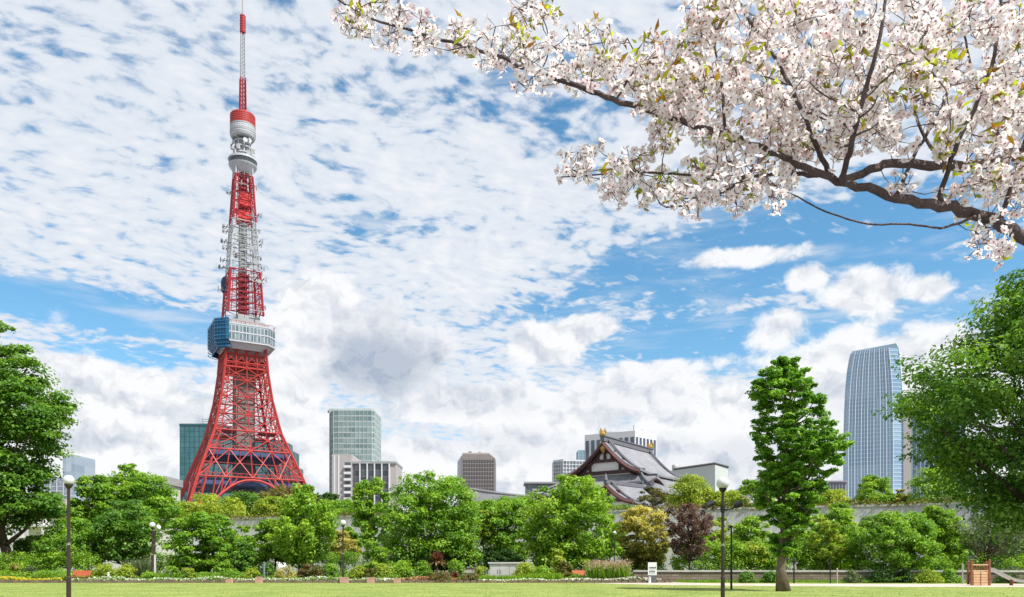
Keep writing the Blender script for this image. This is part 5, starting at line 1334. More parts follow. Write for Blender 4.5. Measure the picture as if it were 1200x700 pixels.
# spiky cordyline plants: a stem and a fan of sword leaves
def spiky(label, px, Y, h_stem, r, n, cols):
    c = XY(px, Y); root_ = thing('cordyline', label, 'spiky plant', c)
    if h_stem > .1: MB().tube([(0, 0, 0), (.03, 0, h_stem)], [.09, .07], 7).build('stem', BARK, root_)
    v, f, ti = [], [], []
    for i in range(n):
        a = random.random() * 6.283; e = R(random.uniform(-15, 88)); L = r * random.uniform(.75, 1.1); d = Vector((math.cos(a) * math.cos(e), math.sin(a) * math.cos(e), math.sin(e))); w = Vector((-math.sin(a), math.cos(a), 0)) * .06
        o_ = Vector((.03, 0, h_stem)); b = len(v); md = o_ + d * L * .5 + Vector((0, 0, .05)); tp = o_ + d * L + Vector((0, 0, -.12 * math.cos(e) * L))
        v += [o_ - w * .6, md - w, tp, md + w]; f.append((b, b + 1, b + 2, b + 3)); ti.append(random.random() * .6 + (.35 if math.sin(e) < .35 else 0))
    me = bpy.data.meshes.new('fan'); me.from_pydata([tuple(p) for p in v], [], f); at = me.attributes.new('tint', 'FLOAT', 'FACE'); at.data.foreach_set('value', ti); me.materials.append(cols)
    o = bpy.data.objects.new('leaf_fan', me); COL.objects.link(o); o.parent = root_
CORD = foliage('cordyline leaves', (.085, .030, .028), (.24, .09, .06), (.52, .38, .20), .25)
CORD2 = foliage('small cordyline leaves', (.10, .020, .022), (.20, .045, .04), (.34, .12, .08), .25)
spiky('red brown spiky cordyline with pale outer blades, the tallest of its kind', 512, 63.6, 1.65, 1.0, 210, CORD)
spiky('small dark red spiky plant below the tall cordyline', 506, 63.9, .15, .75, 90, CORD2)
spiky('small red spiky plant beside the brown fence rail', 533, 64.2, .25, .8, 90, CORD2)
spiky('small pinkish spiky plant between the two red ones', 521, 64.1, .2, .6, 70, CORD2)
spiky('low red spiky plant in front of the blue box', 556, 64.0, .1, .5, 60, CORD2)

SH = [('light green mounded shrub under the towering zelkova', 'bright', 2, 44, 664, 66, .16, 26), ('pink flowering pale shrub in the grassy bed', 'gold', 8, 24, 664, 65.4, .14, 12), ('grey white leaved shrub in the grassy bed', 'grey', 28, 42, 668, 65, .13, 12),
      ('lime shrub just past the red bench', 'lime', 106, 138, 664, 64.6, .15, 26), ('yellow rusty shrub under the leaning trunk', 'lime', 134, 160, 666, 64.6, .15, 22), ('small fresh green shrub at the twin pole lamp foot', 'bright', 164, 186, 674, 63.6, .12, 16),
      ('rounded pale shrub below the tiered maple', 'bright', 193, 210, 668, 64.2, .13, 16), ('lime shrub below the tiered maple', 'lime', 212, 228, 670, 63.9, .13, 14), ('tall leafy shrub growing against the tiered maple', 'bright', 250, 270, 652, 67, .18, 24),
      ('light green low shrub before the white arch', 'bright', 262, 284, 672, 63.6, .13, 16), ('lime low shrub before the white arch', 'lime', 284, 306, 671, 63.6, .13, 18), ('pink tinged flowering shrub below the small rounded tree', 'gold', 322, 347, 668, 64.8, .12, 22),
      ('dark low shrub behind the pink tinged one', 'deep', 308, 326, 666, 66, .14, 12), ('rust and green shrub beside the fresh upright trunk', 'rust', 352, 366, 664, 64.8, .14, 16), ('olive gold shrub in the middle of the long bed', 'olive', 362, 380, 668, 64.2, .14, 16), ('dark round shrub beside the far globe lamp', 'green', 378, 397, 664, 64.4, .14, 22),
      ('lime clipped shrub beside the far globe lamp', 'lime', 410, 432, 668, 64.0, .14, 22), ('rusty clipped shrub between lime mounds', 'olive', 426, 440, 670, 63.8, .14, 14), ('bright yellow green mound before the pale stemmed tree', 'lime', 434, 462, 666, 64.2, .15, 26), ('fresh leafy mound before the broadest crown', 'bright', 452, 486, 662, 65.0, .16, 28),
      ('dense dark blue green round shrub behind the red mounds', 'green', 486, 505, 662, 65.4, .14, 24), ('light green shrub behind the small red spiky plants', 'bright', 526, 544, 658, 66.2, .16, 18), ('lime dome shrub beside the blue box', 'lime', 556, 572, 668, 64.6, .13, 16),
      ('red tipped clipped mound nearest the lawn under the cordyline', 'rust', 500, 534, 675, 62.75, .11, 30), ('red tipped clipped mound before the blue box', 'rust', 539, 564, 677, 62.8, .11, 24),
      ('yellow green shrub spreading before the pale cabinet', 'lime', 600, 634, 664, 65.0, .16, 28), ('leafy shrub between cabinet and orange bench', 'bright', 622, 650, 668, 64.6, .15, 22), ('tall yellow green leafy shrub beside the orange bench', 'lime', 646, 662, 646, 66.0, .22, 18), ('olive mottled round shrub beside the orange bench', 'olive', 654, 671, 662, 65.2, .13, 20),
      ('low green hedge mound between the plumed grass and the sign', 'green', 736, 760, 673, 65.6, .12, 22),
      ('low round shrub on the verge before the stone wall', 'deep', 866, 886, 674, 61.9, .12, 18), ('second low round shrub touching the tall lawn trunk', 'deep', 894, 914, 674, 61.9, .12, 18), ('sparse pale shrub below the bright tall bushy tree', 'grey', 988, 1008, 672, 61.6, .12, 12),
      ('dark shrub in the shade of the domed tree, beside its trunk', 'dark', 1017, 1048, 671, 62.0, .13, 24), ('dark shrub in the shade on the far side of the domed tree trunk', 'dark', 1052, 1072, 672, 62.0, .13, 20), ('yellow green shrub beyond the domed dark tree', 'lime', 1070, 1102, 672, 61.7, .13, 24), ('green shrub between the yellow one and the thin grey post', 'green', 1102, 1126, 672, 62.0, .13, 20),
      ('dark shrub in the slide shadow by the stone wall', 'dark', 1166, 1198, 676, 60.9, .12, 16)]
for (lb, fo, a, b, yt, Y, lf, n) in SH:
    shrub('garden_shrub', lb, fo, a, b, yt, Y, leaf=lf, n=n, per=70, group='shrubs planted in the beds')

# grass blades on the lawn near and far
gn = 16000
gy = RNG.uniform(35.0, 62.0, gn) ; gx = RNG.uniform(-.70, .70, gn) * gy
b = np.stack([gx, gy, np.zeros(gn)], axis=1)
pathy = np.interp(gx / gy * F + 600, [690, 790, 900, 1060, 1500], [60.2, 55.2, 53.4, 51.2, 50.0]); keep = ~((gx / gy * F + 600 > 690) & (gy > pathy - .1)); b = b[keep]; gn = len(b)
blade_n = RNG.normal(size=(gn, 3)) * .5 + [0, -.8, .5]
b[:, 2] += .03
GR = foliage('lawn blades', (.195, .265, .045), (.250, .310, .065), (.325, .350, .105), .3)
o = leaf_object('grass', b, blade_n, .05 + .03 * RNG.random(gn), RNG.random(gn), GR, None, aspect=.35); kind(o, 'stuff'); o['label'] = 'short yellow green grass covering the lawn'

# ------------------------------------------------------------------ park furniture
POLE = plain('lamp brown', (.036, .021, .017), .45, var=.25, scale=2, spec=.5); BLK = plain('black metal', (.012, .013, .014), .4, var=.2)
GLB, tg, bg_ = base_mat('lamp globe'); bg_.inputs['Base Color'].default_value = (.60, .61, .61, 1); bg_.inputs['Roughness'].default_value = .18; bg_.inputs['Subsurface Weight'].default_value = .0; bg_.inputs['Coat Weight'].default_value = .4
def globe_lamp(label, px, Y, zg, rg, floods=False, group='park lamps with white globes'):
    root_ = thing('globe_lamp', label, 'lamp', XY(px, Y), 0, group)
    k = zg / 4.9
    m = MB(); m.lathe([(.14, 0), (.14, .04), (.10, .06), (.085, .10), (.085, 1.05), (.07, 1.1), (.066, zg * .48), (.075, zg * .485), (.075, zg * .495), (.062, zg * .50), (.058, zg - rg - .10)], n=12); m.build('pole', POLE, root_)
    m = MB(); m.lathe([(.060, zg - rg - .12), (.13, zg - rg - .04), (.16, zg - rg + .04), (.14, zg - rg + .07)], n=14); m.build('collar', BLK if floods else POLE, root_)
    m = MB(); m.lathe([(.14 + 0 * i, zg - rg + .06) if i == 0 else (max(.01, rg * math.sin(math.pi * i / 14)), zg - rg * math.cos(math.pi * i / 14)) for i in range(2 if False else 0, 15) if i == 0 or rg * math.sin(math.pi * i / 14) > .12 or i > 7], n=24); m.build('globe', GLB, root_, True)
    m = MB(); m.lathe([(.079, zg * .478), (.079, zg * .492)], n=12); m.build('band', plain('band steel', (.45, .42, .38), .35, .6), root_)
    if floods:
        m = MB(); z = zg - 1.02; m.tube([(-.46, -.05, z + .12), (-.25, -.02, z), (0, 0, z), (.25, -.02, z - .02), (.5, -.05, z + .06)], .028, 6); m.lathe([(.09, z - .14), (.09, z + .1)], n=12)
        m.tube([(0, 0, z - .1), (.3, 0, z)], .02, 5); m.build('cross_arm', BLK, root_)
        for s, zz in ((-1, .22), (1, .12)):
            m = MB(); a = Vector((s * .42, -.06, z + zz - .03)); bb_ = Vector((s * .72, -.16, z + zz + (.07 if s > 0 else -.12) + .02))
            if s < 0: a, bb_ = Vector((-.36, -.06, z + .28)), Vector((-.68, -.12, z + .12))
            m.tube([a, a.lerp(bb_, .3), bb_], [.07, .12, .13], 12); m.build('floodlight', BLK, root_)
    return root_
globe_lamp('globe lamp on a tall brown pole, nearest the dark evergreen trees', 80.5, 29.7, 4.80, .205)
globe_lamp('globe lamp carrying two black floodlights on a cross arm', 847, 30.6, 4.78, .25, True)
globe_lamp('globe lamp rising out of the long bed beside a pink stone block', 402, 61.6, 4.83, .23)
globe_lamp('globe lamp standing behind the plumed grass', 720, 82, 4.8, .23)
globe_lamp('globe lamp paired with a second bare pole by the tiered maple', 178.5, 63.6, 4.75, .24)
r_ = thing('signboard_pole', 'bare brown pole with a crossbar and white plate beside a globe lamp', 'pole', XY(181.5, 64.4))
m = MB(); m.lathe([(.07, 0), (.055, 4.3)], n=8); m.tube([(-.5, 0, 3.9), (.9, 0, 4.15)], .03, 5); m.tube([(-.1, 0, 3.3), (.75, 0, 3.9)], .025, 5); m.build('pole', POLE, r_)
m = MB(); m.bb(-.22, .12, -.1, -.06, .55, 2.3); m.build('plate', plain('plate white', (.62, .62, .60), .5), r_)
r_ = thing('loudspeaker', 'white horn loudspeaker set beside a park globe', 'speaker', XY(180, 63.9))
m = MB(); m.tube([(.12, -.05, 4.35), (.55, -.25, 4.62)], [.06, .2], 10); m.tube([(0, 0, 4.3), (.12, -.05, 4.35)], .05, 8); m.build('horn', plain('horn', (.6, .6, .58), .4), r_)
m = MB(); m.tube([(.0, .0, 0), (0, 0, 4.32)], .03, 6); m.build('stand_pipe', POLE, r_)

r_ = thing('camera_post', 'slim black metal post with small cap on the lawn edge', 'post', XY(857, 46.5))
m = MB(); m.lathe([(.11, 0), (.11, .02), (.07, .05), (.065, 1.55), (.08, 1.56), (.08, 1.62), (.055, 1.64), (.05, 3.75)], n=10); m.build('post', BLK, r_); m = MB(); m.lathe([(.1, 3.75), (.11, 3.80), (.09, 3.86), (.03, 3.88)], n=10); m.build('cap', BLK, r_)
def post(label, px, Y, h, r, mat): 
    r_ = thing('thin_post', label, 'post', XY(px, Y)); m = MB(); m.lathe([(r * 1.25, 0), (r * 1.25, .05), (r, .06), (r, h - .03), (r * .6, h)], n=8); m.build('shaft', mat, r_); m = MB(); m.lathe([(r * 1.3, h * .93), (r * 1.3, h * .96)], n=8); m.build('band', mat, r_)
post('dark thin post beside the slender leafy tree', 930.5, 61.2, 2.0, .06, BLK); post('dark thin post below the yellow streaked young tree', 973, 61.0, 1.9, .05, BLK)
post('pale stake holding up the yellow streaked young tree', 981, 61.4, 1.2, .05, plain('stake', (.5, .42, .32), .8)); post('thin grey post beside the wooden play tower', 1128, 57.5, 1.6, .045, plain('grey post', (.32, .34, .34), .5)); 
post('short white marker post in the flower strip', 127, 62.6, .85, .085, plain('marker', (.66, .66, .66), .5)); post('teal grey post before the white arch', 309.5, 63.4, 1.7, .09, plain('teal post', (.14, .20, .20), .5))
post('short white bollard at the foot of the info sign', 761.2, 61.6, .5, .11, plain('marker', (.66, .66, .66), .5))

# stone blocks along the bed
BLKM = plain('pink granite', (.44, .27, .20), .85, var=.25, scale=4)
def block(label, px, Y, w, h):
    r_ = thing('stone_block', label, 'block', XY(px, Y), 0, 'pink stone blocks along the bed'); m = MB(); m.box((0, 0, h * .42), (w, w * .8, h * .84), 0, 0, .97); m.build('base', BLKM, r_); m = MB(); m.box((0, 0, h * .92), (w * .9, w * .7, h * .14)); m.build('cap', BLKM, r_)
block('pink stone block below the small rounded tree', 303.5, 61.5, .52, .5); block('pink stone block at the foot of the far globe lamp', 403.5, 61.0, .62, .48); block('pink stone block before the lime clipped mound', 434.5, 61.3, .55, .46); block('lower pink stone block sunk in the lawn edge before the orange flowers', 465.5, 60.4, .52, .42); block('pink stone block before the tiered maple', 269, 61.7, .5, .34)

# benches
BO = plain('bench orange', (.52, .155, .055), .6, var=.2, scale=3); BR = plain('bench red', (.44, .10, .045), .6, var=.2, scale=3); BG_ = plain('bench green iron', (.020, .050, .030), .5)
def bench(label, px, Y, w, mat):
    r_ = thing('park_bench', label, 'bench', XY(px, Y))
    m = MB(); m.add([(-w / 2, .30, .55), (w / 2, .30, .55), (w / 2, .42, .98), (-w / 2, .42, .98), (-w / 2, .34, .55), (w / 2, .34, .55), (w / 2, .46, .98), (-w / 2, .46, .98)], [(0, 1, 2, 3), (7, 6, 5, 4), (0, 4, 5, 1), (2, 6, 7, 3), (0, 3, 7, 4), (1, 5, 6, 2)]); m.build('backrest', mat, r_)
    m = MB()
    for y in (-.16, -.02, .12): m.box((0, y, .45), (w, .125, .05))
    m.build('seat', mat, r_)
    for s in (-1, 1): m = MB(); m.box((s * w * .42, -.12, .21), (.08, .08, .42)); m.box((s * w * .42, .3, .3), (.08, .08, .6)); m.box((s * w * .42, .08, .40), (.07, .45, .05)); m.build('leg', BG_, r_)
bench('red wooden park bench by the tall brown lamp pole', 93, 63.4, 1.45, BR); bench('orange wooden park bench beside the plumed grass', 678.5, 65.4, 1.15, BO)

# cabinet
r_ = thing('utility_cabinet', 'pale grey utility cabinet with overhanging lid in the bed', 'cabinet', XY(597, 66.0), R(-9))
CAB = plain('cabinet grey', (.58, .565, .54), .7, var=.14, scale=1.2)
m = MB(); m.bb(-1.72, 1.72, -.1, 1.4, 0, 1.55); m.build('body', CAB, r_); m = MB(); m.bb(-1.84, 1.84, -.22, 1.52, 1.55, 1.68); m.build('lid', CAB, r_)
for i in range(4): m = MB(); m.bb(-1.68 + .85 * i, -1.68 + .85 * i + .81, -.14, -.1, .22, 1.48); d_ = m.build('door', CAB, r_); m = MB(); m.bb(-1.68 + .85 * i + (.68 if i % 2 == 0 else .06), -1.68 + .85 * i + (.74 if i % 2 == 0 else .12), -.17, -.14, .75, 1.05); m.build('handle', GRY, d_)
m = MB()
for i in range(12): m.bb(-1.6 + i * .26, -1.45 + i * .26, -.15, -.1, .10, .14)
m.build('vent', BLK, r_)
# blue box and fence rail
r_ = thing('blue_box', 'blue plastic storage box beside the pale cabinet', 'box', XY(567, 66.6)); m = MB(); m.box((0, 0, .5), (.72, .6, 1.0), 0, 0, 1.04); m.build('body', plain('box blue', (.015, .09, .36), .4), r_); m = MB(); m.box((0, 0, 1.04), (.82, .7, .08)); m.build('lid', plain('box blue', (.015, .09, .36), .4), r_)
r_ = thing('rail_fence', 'low brown rail fence with one pale post behind the red plants', 'fence', XY(551, 67.2)); m = MB(); m.bb(-1.0, 1.5, -.04, .04, 1.02, 1.14); m.bb(-1.0, 1.5, -.04, .04, .62, .74); m.build('rail', WOOD, r_)
for x in (-.9, .55, 1.4): m = MB(); m.box((x, 0, .62), (.12, .12, 1.24)); m.build('post', plain('post pale', (.44, .36, .29), .8) if x == .55 else WOOD, r_)
# info sign
r_ = thing('info_sign', 'upright white information sign on a dark base by the path', 'sign', XY(764.3, 62.0), R(-3))
m = MB(); m.bb(-.30, .34, -.08, .08, .02, .62); m.build('base', plain('sign base', (.10, .11, .12), .5), r_); m = MB(); m.bb(-.34, .36, -.06, .06, .62, 1.66); pn = m.build('panel', plain('sign white', (.66, .68, .66), .4, var=.05), r_)
INK = plain('sign ink', (.03, .09, .07), .5)
m = MB(); rs = random.Random(9)
for row, (z, h) in enumerate(((1.16, .14), (.84, .13), (1.02, .05), (.72, .04))):
    x = -.24
    while x < .22:
        w = rs.uniform(.05, .10) if h > .1 else rs.uniform(.02, .05)
        m.bb(x, x + w, -.066, -.058, z + rs.uniform(0, .2) * h, z + h * rs.uniform(.7, 1)); m.bb(x + w * .3, x + w * .6, -.066, -.0585, z - h * .1, z + h); x += w + .025
m.build('lettering', INK, pn)
# wooden play tower with slide
r_ = thing('play_tower', 'wooden play tower with slatted panel and railing', 'play tower', XY(1149, 54.5), R(2)); r_.scale = (.88, .88, .94)
PW = plain('play wood', (.58, .36, .20), .7, var=.15, scale=3); PWD = plain('play red wood', (.20, .075, .040), .7, var=.25, scale=3)
m = MB()
for i in range(5): m.bb(-.70, .70, -.04, .04, .03 + i * .205, .03 + i * .205 + .19)
for x in (-.02, .0): pass
m.build('slat_panel', PW, r_)
m = MB()
for x in (-.62, 0, .62): m.box((x, -.055, .52), (.03, .03, 1.0))
for i in range(1, 5): m.box((0, -.042, .022 + i * .205), (1.4, .02, .02))
m.build('panel_joint', PWD, r_)
for x in (-.74, .74):
    for y in (0, .42): m = MB(); m.box((x, y, .95), (.14, .14, 1.9 if y == 0 else 1.75)); m.lathe([(.09, 1.86), (.1, 1.92), (.03, 1.99)], (x, y, 0 if y == 0 else -.14), 8); m.build('post', PWD, r_)
m = MB(); m.bb(-.67, .67, .05, .40, 1.0, 1.06); m.build('deck', PW, r_)
m = MB(); m.bb(-.67, .67, -.03, .03, 1.53, 1.62); m.bb(-.67, .67, -.03, .03, 1.09, 1.16); m.build('rail', PW, r_)
for i in range(6): m = MB(); x = -.55 + .22 * i; m.lathe([(.035, 1.16), (.055, 1.27), (.03, 1.36), (.055, 1.44), (.035, 1.53)], (x, 0, 0), 8); m.build('baluster', PWD, r_)
SL = plain('slide steel', (.42, .42, .43), .3, .6, var=.1)
pth = [(.75, .22, 1.22), (1.1, .22, 1.16), (1.9, .22, .78), (2.7, .22, .42), (3.5, .22, .26), (4.3, .22, .22)]
m = MB(); vs = []
for (x, y, z) in pth: vs += [(x, y - .28, z + .16), (x, y - .24, z), (x, y + .24, z), (x, y + .28, z + .16)]
n = len(vs); vs2 = [(a, b, c - .035) for a, b, c in vs]; fs = []
for i in range(len(pth) - 1):
    for k in range(3): a = i * 4 + k; fs.append((a, a + 4, a + 5, a + 1)); fs.append((n + a, n + a + 1, n + a + 5, n + a + 4))
    fs.append((i * 4, n + i * 4, n + i * 4 + 4, i * 4 + 4)); fs.append((i * 4 + 3, i * 4 + 7, n + i * 4 + 7, n + i * 4 + 3))
m.add(vs + vs2, fs); m.build('slide', SL, r_)
for x in (2.7, 4.1): m = MB(); m.box((x, .22, .12 if x > 3 else .2), (.06, .4, .24 if x > 3 else .4)); m.build('slide_leg', PWD, r_)
# white service structures by the long wall
r_ = thing('service_flue', 'white service flue with canopy standing before the concrete wall', 'flue', XY(45, 96)); WS = plain('service white', (.62, .61, .58), .7, var=.12, scale=.6)
zt_ = Zat(603.5, 96); m = MB(); m.loft([[(-.9, -.5, 0), (.9, -.5, 0), (.9, .8, 0), (-.9, .8, 0)], [(-.9, -.5, zt_ - 1.2), (.9, -.5, zt_ - 1.2), (.9, .8, zt_ - 1.2), (-.9, .8, zt_ - 1.2)], [(-.5, -.3, zt_), (.5, -.3, zt_), (.5, .5, zt_), (-.5, .5, zt_)]]); m.build('shaft', WS, r_)
m = MB(); m.bb(-3.0, 1.6, -1.6, .3, Zat(618, 96), Zat(615.5, 96)); m.build('canopy', WS, r_)
for x in (-2.8, -1.1, 1.4): m = MB(); m.box((x, -1.4, Zat(618, 96) / 2), (.22, .22, Zat(618, 96))); m.build('post', WS, r_)
r_ = thing('service_hut', 'small white rounded service hut half hidden behind the small rounded tree', 'hut', XY(314, 76)); m = MB()
ar = [(-1.1, 0)] + [(1.1 * math.cos(math.pi * (1 - i / 8)), 1.1 + .75 * math.sin(math.pi * i / 8)) for i in range(9)] + [(1.1, 0)]
vs = [(x, 0, z) for x, z in ar] + [(x, 3, z) for x, z in ar]; n = len(ar); m.add(vs, [tuple(range(n - 1, -1, -1)), tuple(range(n, 2 * n))] + [(i, (i + 1) % n, n + (i + 1) % n, n + i) for i in range(n)]); m.build('wall', WS, r_); m = MB(); m.bb(-.9, -.35, -.05, .0, .05, 1.25); m.build('door', plain('hut door', (.68, .70, .72), .4), r_)
r_ = thing('service_wall', 'slanting grey ramp wall standing before the concrete wall by the evergreens', 'wall', XY(172, 98)); m = MB(); m.add([(-1.8, 0, 0), (3.2, 0, 0), (3.2, 0, Zat(613, 98)), (1.2, 0, Zat(612, 98)), (-1.8, 0, Zat(640, 98))] + [(-1.8, .5, 0), (3.2, .5, 0), (3.2, .5, Zat(613, 98)), (1.2, .5, Zat(612, 98)), (-1.8, .5, Zat(640, 98))], [(0, 1, 2, 3, 4), (9, 8, 7, 6, 5)] + [(i, 5 + i, 5 + (i + 1) % 5, (i + 1) % 5) for i in range(5)]); m.build('panel', WS, r_)
m = MB(); m.tube([(1.2, -.1, Zat(612, 98) + .15), (-1.8, -.1, Zat(640, 98) + .15)], .3, 4); m.build('handrail', GRY, r_)


# ------------------------------------------------------------------ the cherry tree overhead
cher = thing('cherry_tree', 'blossoming cherry tree reaching over from beside the path', 'tree', (4.7, 4.9, 0))
CO = Vector((4.7, 4.9, 0))
CB = plain('cherry bark', (.150, .115, .105), .85, var=.45, scale=9, spec=.25, bump=.8)
skel = []                                          # (point, radius) samples of the wood
wood = MB()
def branch(pts, r0, r1, n=10):
    """pts rows (px, py, Y)"""
    P = [W(*p) for p in pts]
    # smooth the run
    for _ in range(2):
        q = [P[0]]
        for a, b in zip(P[:-1], P[1:]): q += [a.lerp(b, .25), a.lerp(b, .75)]
        P = q + [P[-1]]
    L = len(P); out = []
    for i, p in enumerate(P):
        r = r0 + (r1 - r0) * (i / (L - 1)) ** .8
        j = Vector(RNG.normal(size=3) * r * .22); out.append(p + j); skel.append((p + j, r))
    wood.tube([p - CO for p in out], [r0 + (r1 - r0) * (i / (L - 1)) ** .8 for i in range(L)], n)
# trunk and main limb
base_pts = [Vector((4.75, 4.95, -.1)), Vector((4.7, 4.9, .6)), Vector((4.6, 4.8, 1.5)), Vector((4.25, 4.65, 2.6)), Vector((3.7, 4.5, 3.1)), W(1230, 297, 4.4)]
wood.tube([p - CO for p in base_pts], [.26, .19, .17, .15, .085, .056], 14)
branch([(1232, 298, 4.4), (1190, 272, 4.38), (1150, 254, 4.35), (1110, 244, 4.3), (1060, 233, 4.28), (1010, 220, 4.25), (965, 207, 4.2), (930, 190, 4.2), (900, 176, 4.2), (868, 165, 4.22)], .041, .011, 12)
branch([(1240, 180, 4.9), (1200, 176, 4.85), (1150, 196, 4.8), (1100, 195, 4.75), (1050, 190, 4.7), (1015, 200, 4.6), (985, 212, 4.4)], .042, .020)
branch([(985, 213, 4.22), (994, 185, 4.0), (1004, 140, 3.85), (1018, 95, 3.75), (1030, 50, 3.7), (1038, 8, 3.7), (1042, -40, 3.7)], .018, .006)
branch([(868, 165, 4.22), (835, 155, 4.25), (800, 142, 4.3), (760, 130, 4.35), (722, 118, 4.4), (690, 106, 4.42), (655, 93, 4.45), (620, 84, 4.48), (585, 66, 4.5), (552, 56, 4.5), (515, 46, 4.52), (480, 35, 4.54), (440, 25, 4.55), (405, 6, 4.58), (385, -8, 4.6)], .022, .0045, 8)
branch([(940, 130, 4.1), (925, 100, 4.1), (908, 66, 4.15), (890, 40, 4.2), (870, 15, 4.25), (860, -30, 4.3)], .012, .008)
branch([(975, 210, 4.22), (955, 168, 4.2), (940, 130, 4.1)], .016, .012)
branch([(900, 178, 4.2), (878, 205, 4.15), (850, 225, 4.1), (815, 240, 4.1), (780, 243, 4.12)], .012, .004, 7)
branch([(905, 205, 4.3), (860, 208, 4.3), (815, 206, 4.3), (770, 203, 4.32), (730, 201, 4.34), (690, 206, 4.36), (652, 208, 4.4)], .010, .003, 7)
branch([(960, 206, 4.3), (930, 203, 4.3), (905, 205, 4.3)], .014, .010, 7)
branch([(930, 228, 4.0), (955, 243, 3.98), (990, 256, 3.95), (1020, 264, 3.95), (1060, 262, 3.95), (1102, 268, 3.95)], .0035, .0055, 6)
branch([(1102, 268, 3.95), (1125, 262, 4.1), (1145, 253, 4.33)], .006, .009, 6)
branch([(1100, 243, 4.3), (1108, 205, 4.25), (1125, 160, 4.2), (1150, 110, 4.2), (1168, 60, 4.2), (1172, 10, 4.2), (1175, -40, 4.2)], .016, .007, 8)
branch([(1050, 231, 4.28), (1062, 200, 4.3), (1085, 160, 4.35), (1110, 115, 4.4), (1120, 70, 4.4), (1105, 30, 4.4)], .013, .005, 8)
branch([(1170, 262, 4.36), (1185, 220, 4.3), (1200, 170, 4.25), (1215, 120, 4.2), (1230, 60, 4.2)], .016, .008, 8)
for a_ in ([(1006, 132, 3.83), (985, 122, 3.8), (962, 110, 3.8), (950, 98, 3.8)], [(1001, 150, 3.88), (980, 142, 3.85), (955, 128, 3.85)], [(1010, 118, 3.8), (1032, 100, 3.75), (1052, 76, 3.72)], [(1004, 140, 3.85), (1022, 128, 3.8), (1030, 108, 3.8)], [(996, 172, 3.95), (972, 165, 3.9), (955, 150, 3.9)], [(1000, 160, 3.9), (1024, 150, 3.85), (1040, 132, 3.85)], [(925, 100, 4.1), (905, 92, 4.05), (888, 88, 4.05)], [(932, 118, 4.1), (915, 108, 4.05), (900, 105, 4.05)]):
    branch(a_, .006, .0025, 6)
branch([(1010, 110, 4.12), (1040, 92, 4.1), (1055, 74, 4.08), (1085, 40, 4.05)], .007, .003, 6)
branch([(1000, 150, 4.18), (970, 140, 4.2), (945, 132, 4.22)], .006, .004, 6)
branch([(850, 160, 4.24), (848, 120, 4.22), (845, 85, 4.2), (835, 50, 4.2), (850, 10, 4.2)], .010, .004, 7)
branch([(800, 142, 4.3), (790, 110, 4.3), (795, 75, 4.3), (808, 45, 4.3)], .008, .003, 6)
branch([(722, 118, 4.4), (735, 95, 4.4), (750, 72, 4.4), (735, 45, 4.4)], .007, .003, 6)
branch([(672, 100, 4.43), (662, 75, 4.42), (650, 55, 4.42)], .006, .003, 6)
branch([(632, 88, 4.46), (645, 60, 4.46), (640, 25, 4.46), (622, 8, 4.46)], .005, .0025, 6)
branch([(1150, 256, 4.35), (1160, 275, 4.3), (1165, 295, 4.28)], .006, .003, 6)
branch([(1110, 195, 4.75), (1080, 160, 4.8), (1070, 120, 4.8), (1060, 70, 4.8)], .013, .006, 7)
branch([(1180, 180, 4.82), (1160, 140, 4.85), (1140, 90, 4.9), (1130, 40, 4.9)], .013, .006, 7)
# where blossoms hang: (px, py, rx, ry, clusters)
EL = [(408, 14, 24, 20, 9), (440, 20, 30, 26, 14), (478, 27, 30, 28, 14), (455, 42, 22, 10, 5), (520, 45, 26, 20, 9), (548, 52, 28, 24, 13), (590, 56, 38, 26, 20), (620, 14, 20, 14, 7), (645, 22, 12, 12, 4), (640, 70, 32, 28, 18), (622, 88, 24, 18, 8), (688, 62, 40, 30, 20), (672, 92, 24, 14, 7), (728, 78, 38, 30, 20), (755, 98, 36, 26, 17),
      (700, 40, 16, 10, 2), (790, 72, 46, 42, 38), (800, 118, 50, 32, 32), (748, 108, 22, 14, 6), (785, 138, 32, 16, 11), (690, 194, 36, 18, 11), (728, 184, 42, 18, 14), (675, 206, 26, 9, 5), (762, 212, 46, 22, 18), (722, 224, 28, 14, 8), (815, 212, 42, 28, 20), (805, 237, 26, 10, 6), (765, 175, 25, 15, 6),
      (856, 45, 50, 50, 48), (940, 45, 70, 55, 75), (1040, 45, 80, 58, 84), (1140, 50, 76, 62, 86), (1190, 60, 40, 80, 40), (872, 122, 60, 48, 54), (955, 125, 70, 52, 70), (1050, 130, 66, 54, 60), (1140, 140, 64, 54, 58), (1195, 160, 40, 60, 34), (846, 178, 40, 30, 24), (898, 198, 40, 34, 24), (945, 168, 48, 26, 24), (868, 226, 30, 18, 10), (915, 226, 22, 12, 5), (1168, 216, 36, 26, 20), (1120, 214, 28, 16, 8), (1158, 284, 22, 22, 13), (1140, 256, 20, 12, 5), (1196, 225, 22, 34, 12), (1060, 212, 24, 14, 5), (820, 20, 24, 24, 10), (905, 5, 60, 20, 20)]
HO = [(1098, 204, 34, 11), (1112, 118, 20, 12), (1006, 213, 22, 8), (928, 96, 8, 12), (1030, 176, 14, 10), (1072, 150, 10, 12), (896, 84, 22, 9), (1052, 98, 20, 10), (1085, 165, 18, 16), (1135, 178, 22, 9), (965, 186, 12, 8), (742, 150, 16, 10), (1060, 14, 12, 8), (968, 12, 10, 8), (815, 178, 22, 9), (995, 110, 7, 8), (1150, 95, 8, 7), (770, 35, 25, 12), (838, 198, 12, 7), (1180, 108, 8, 9)]
cl = []
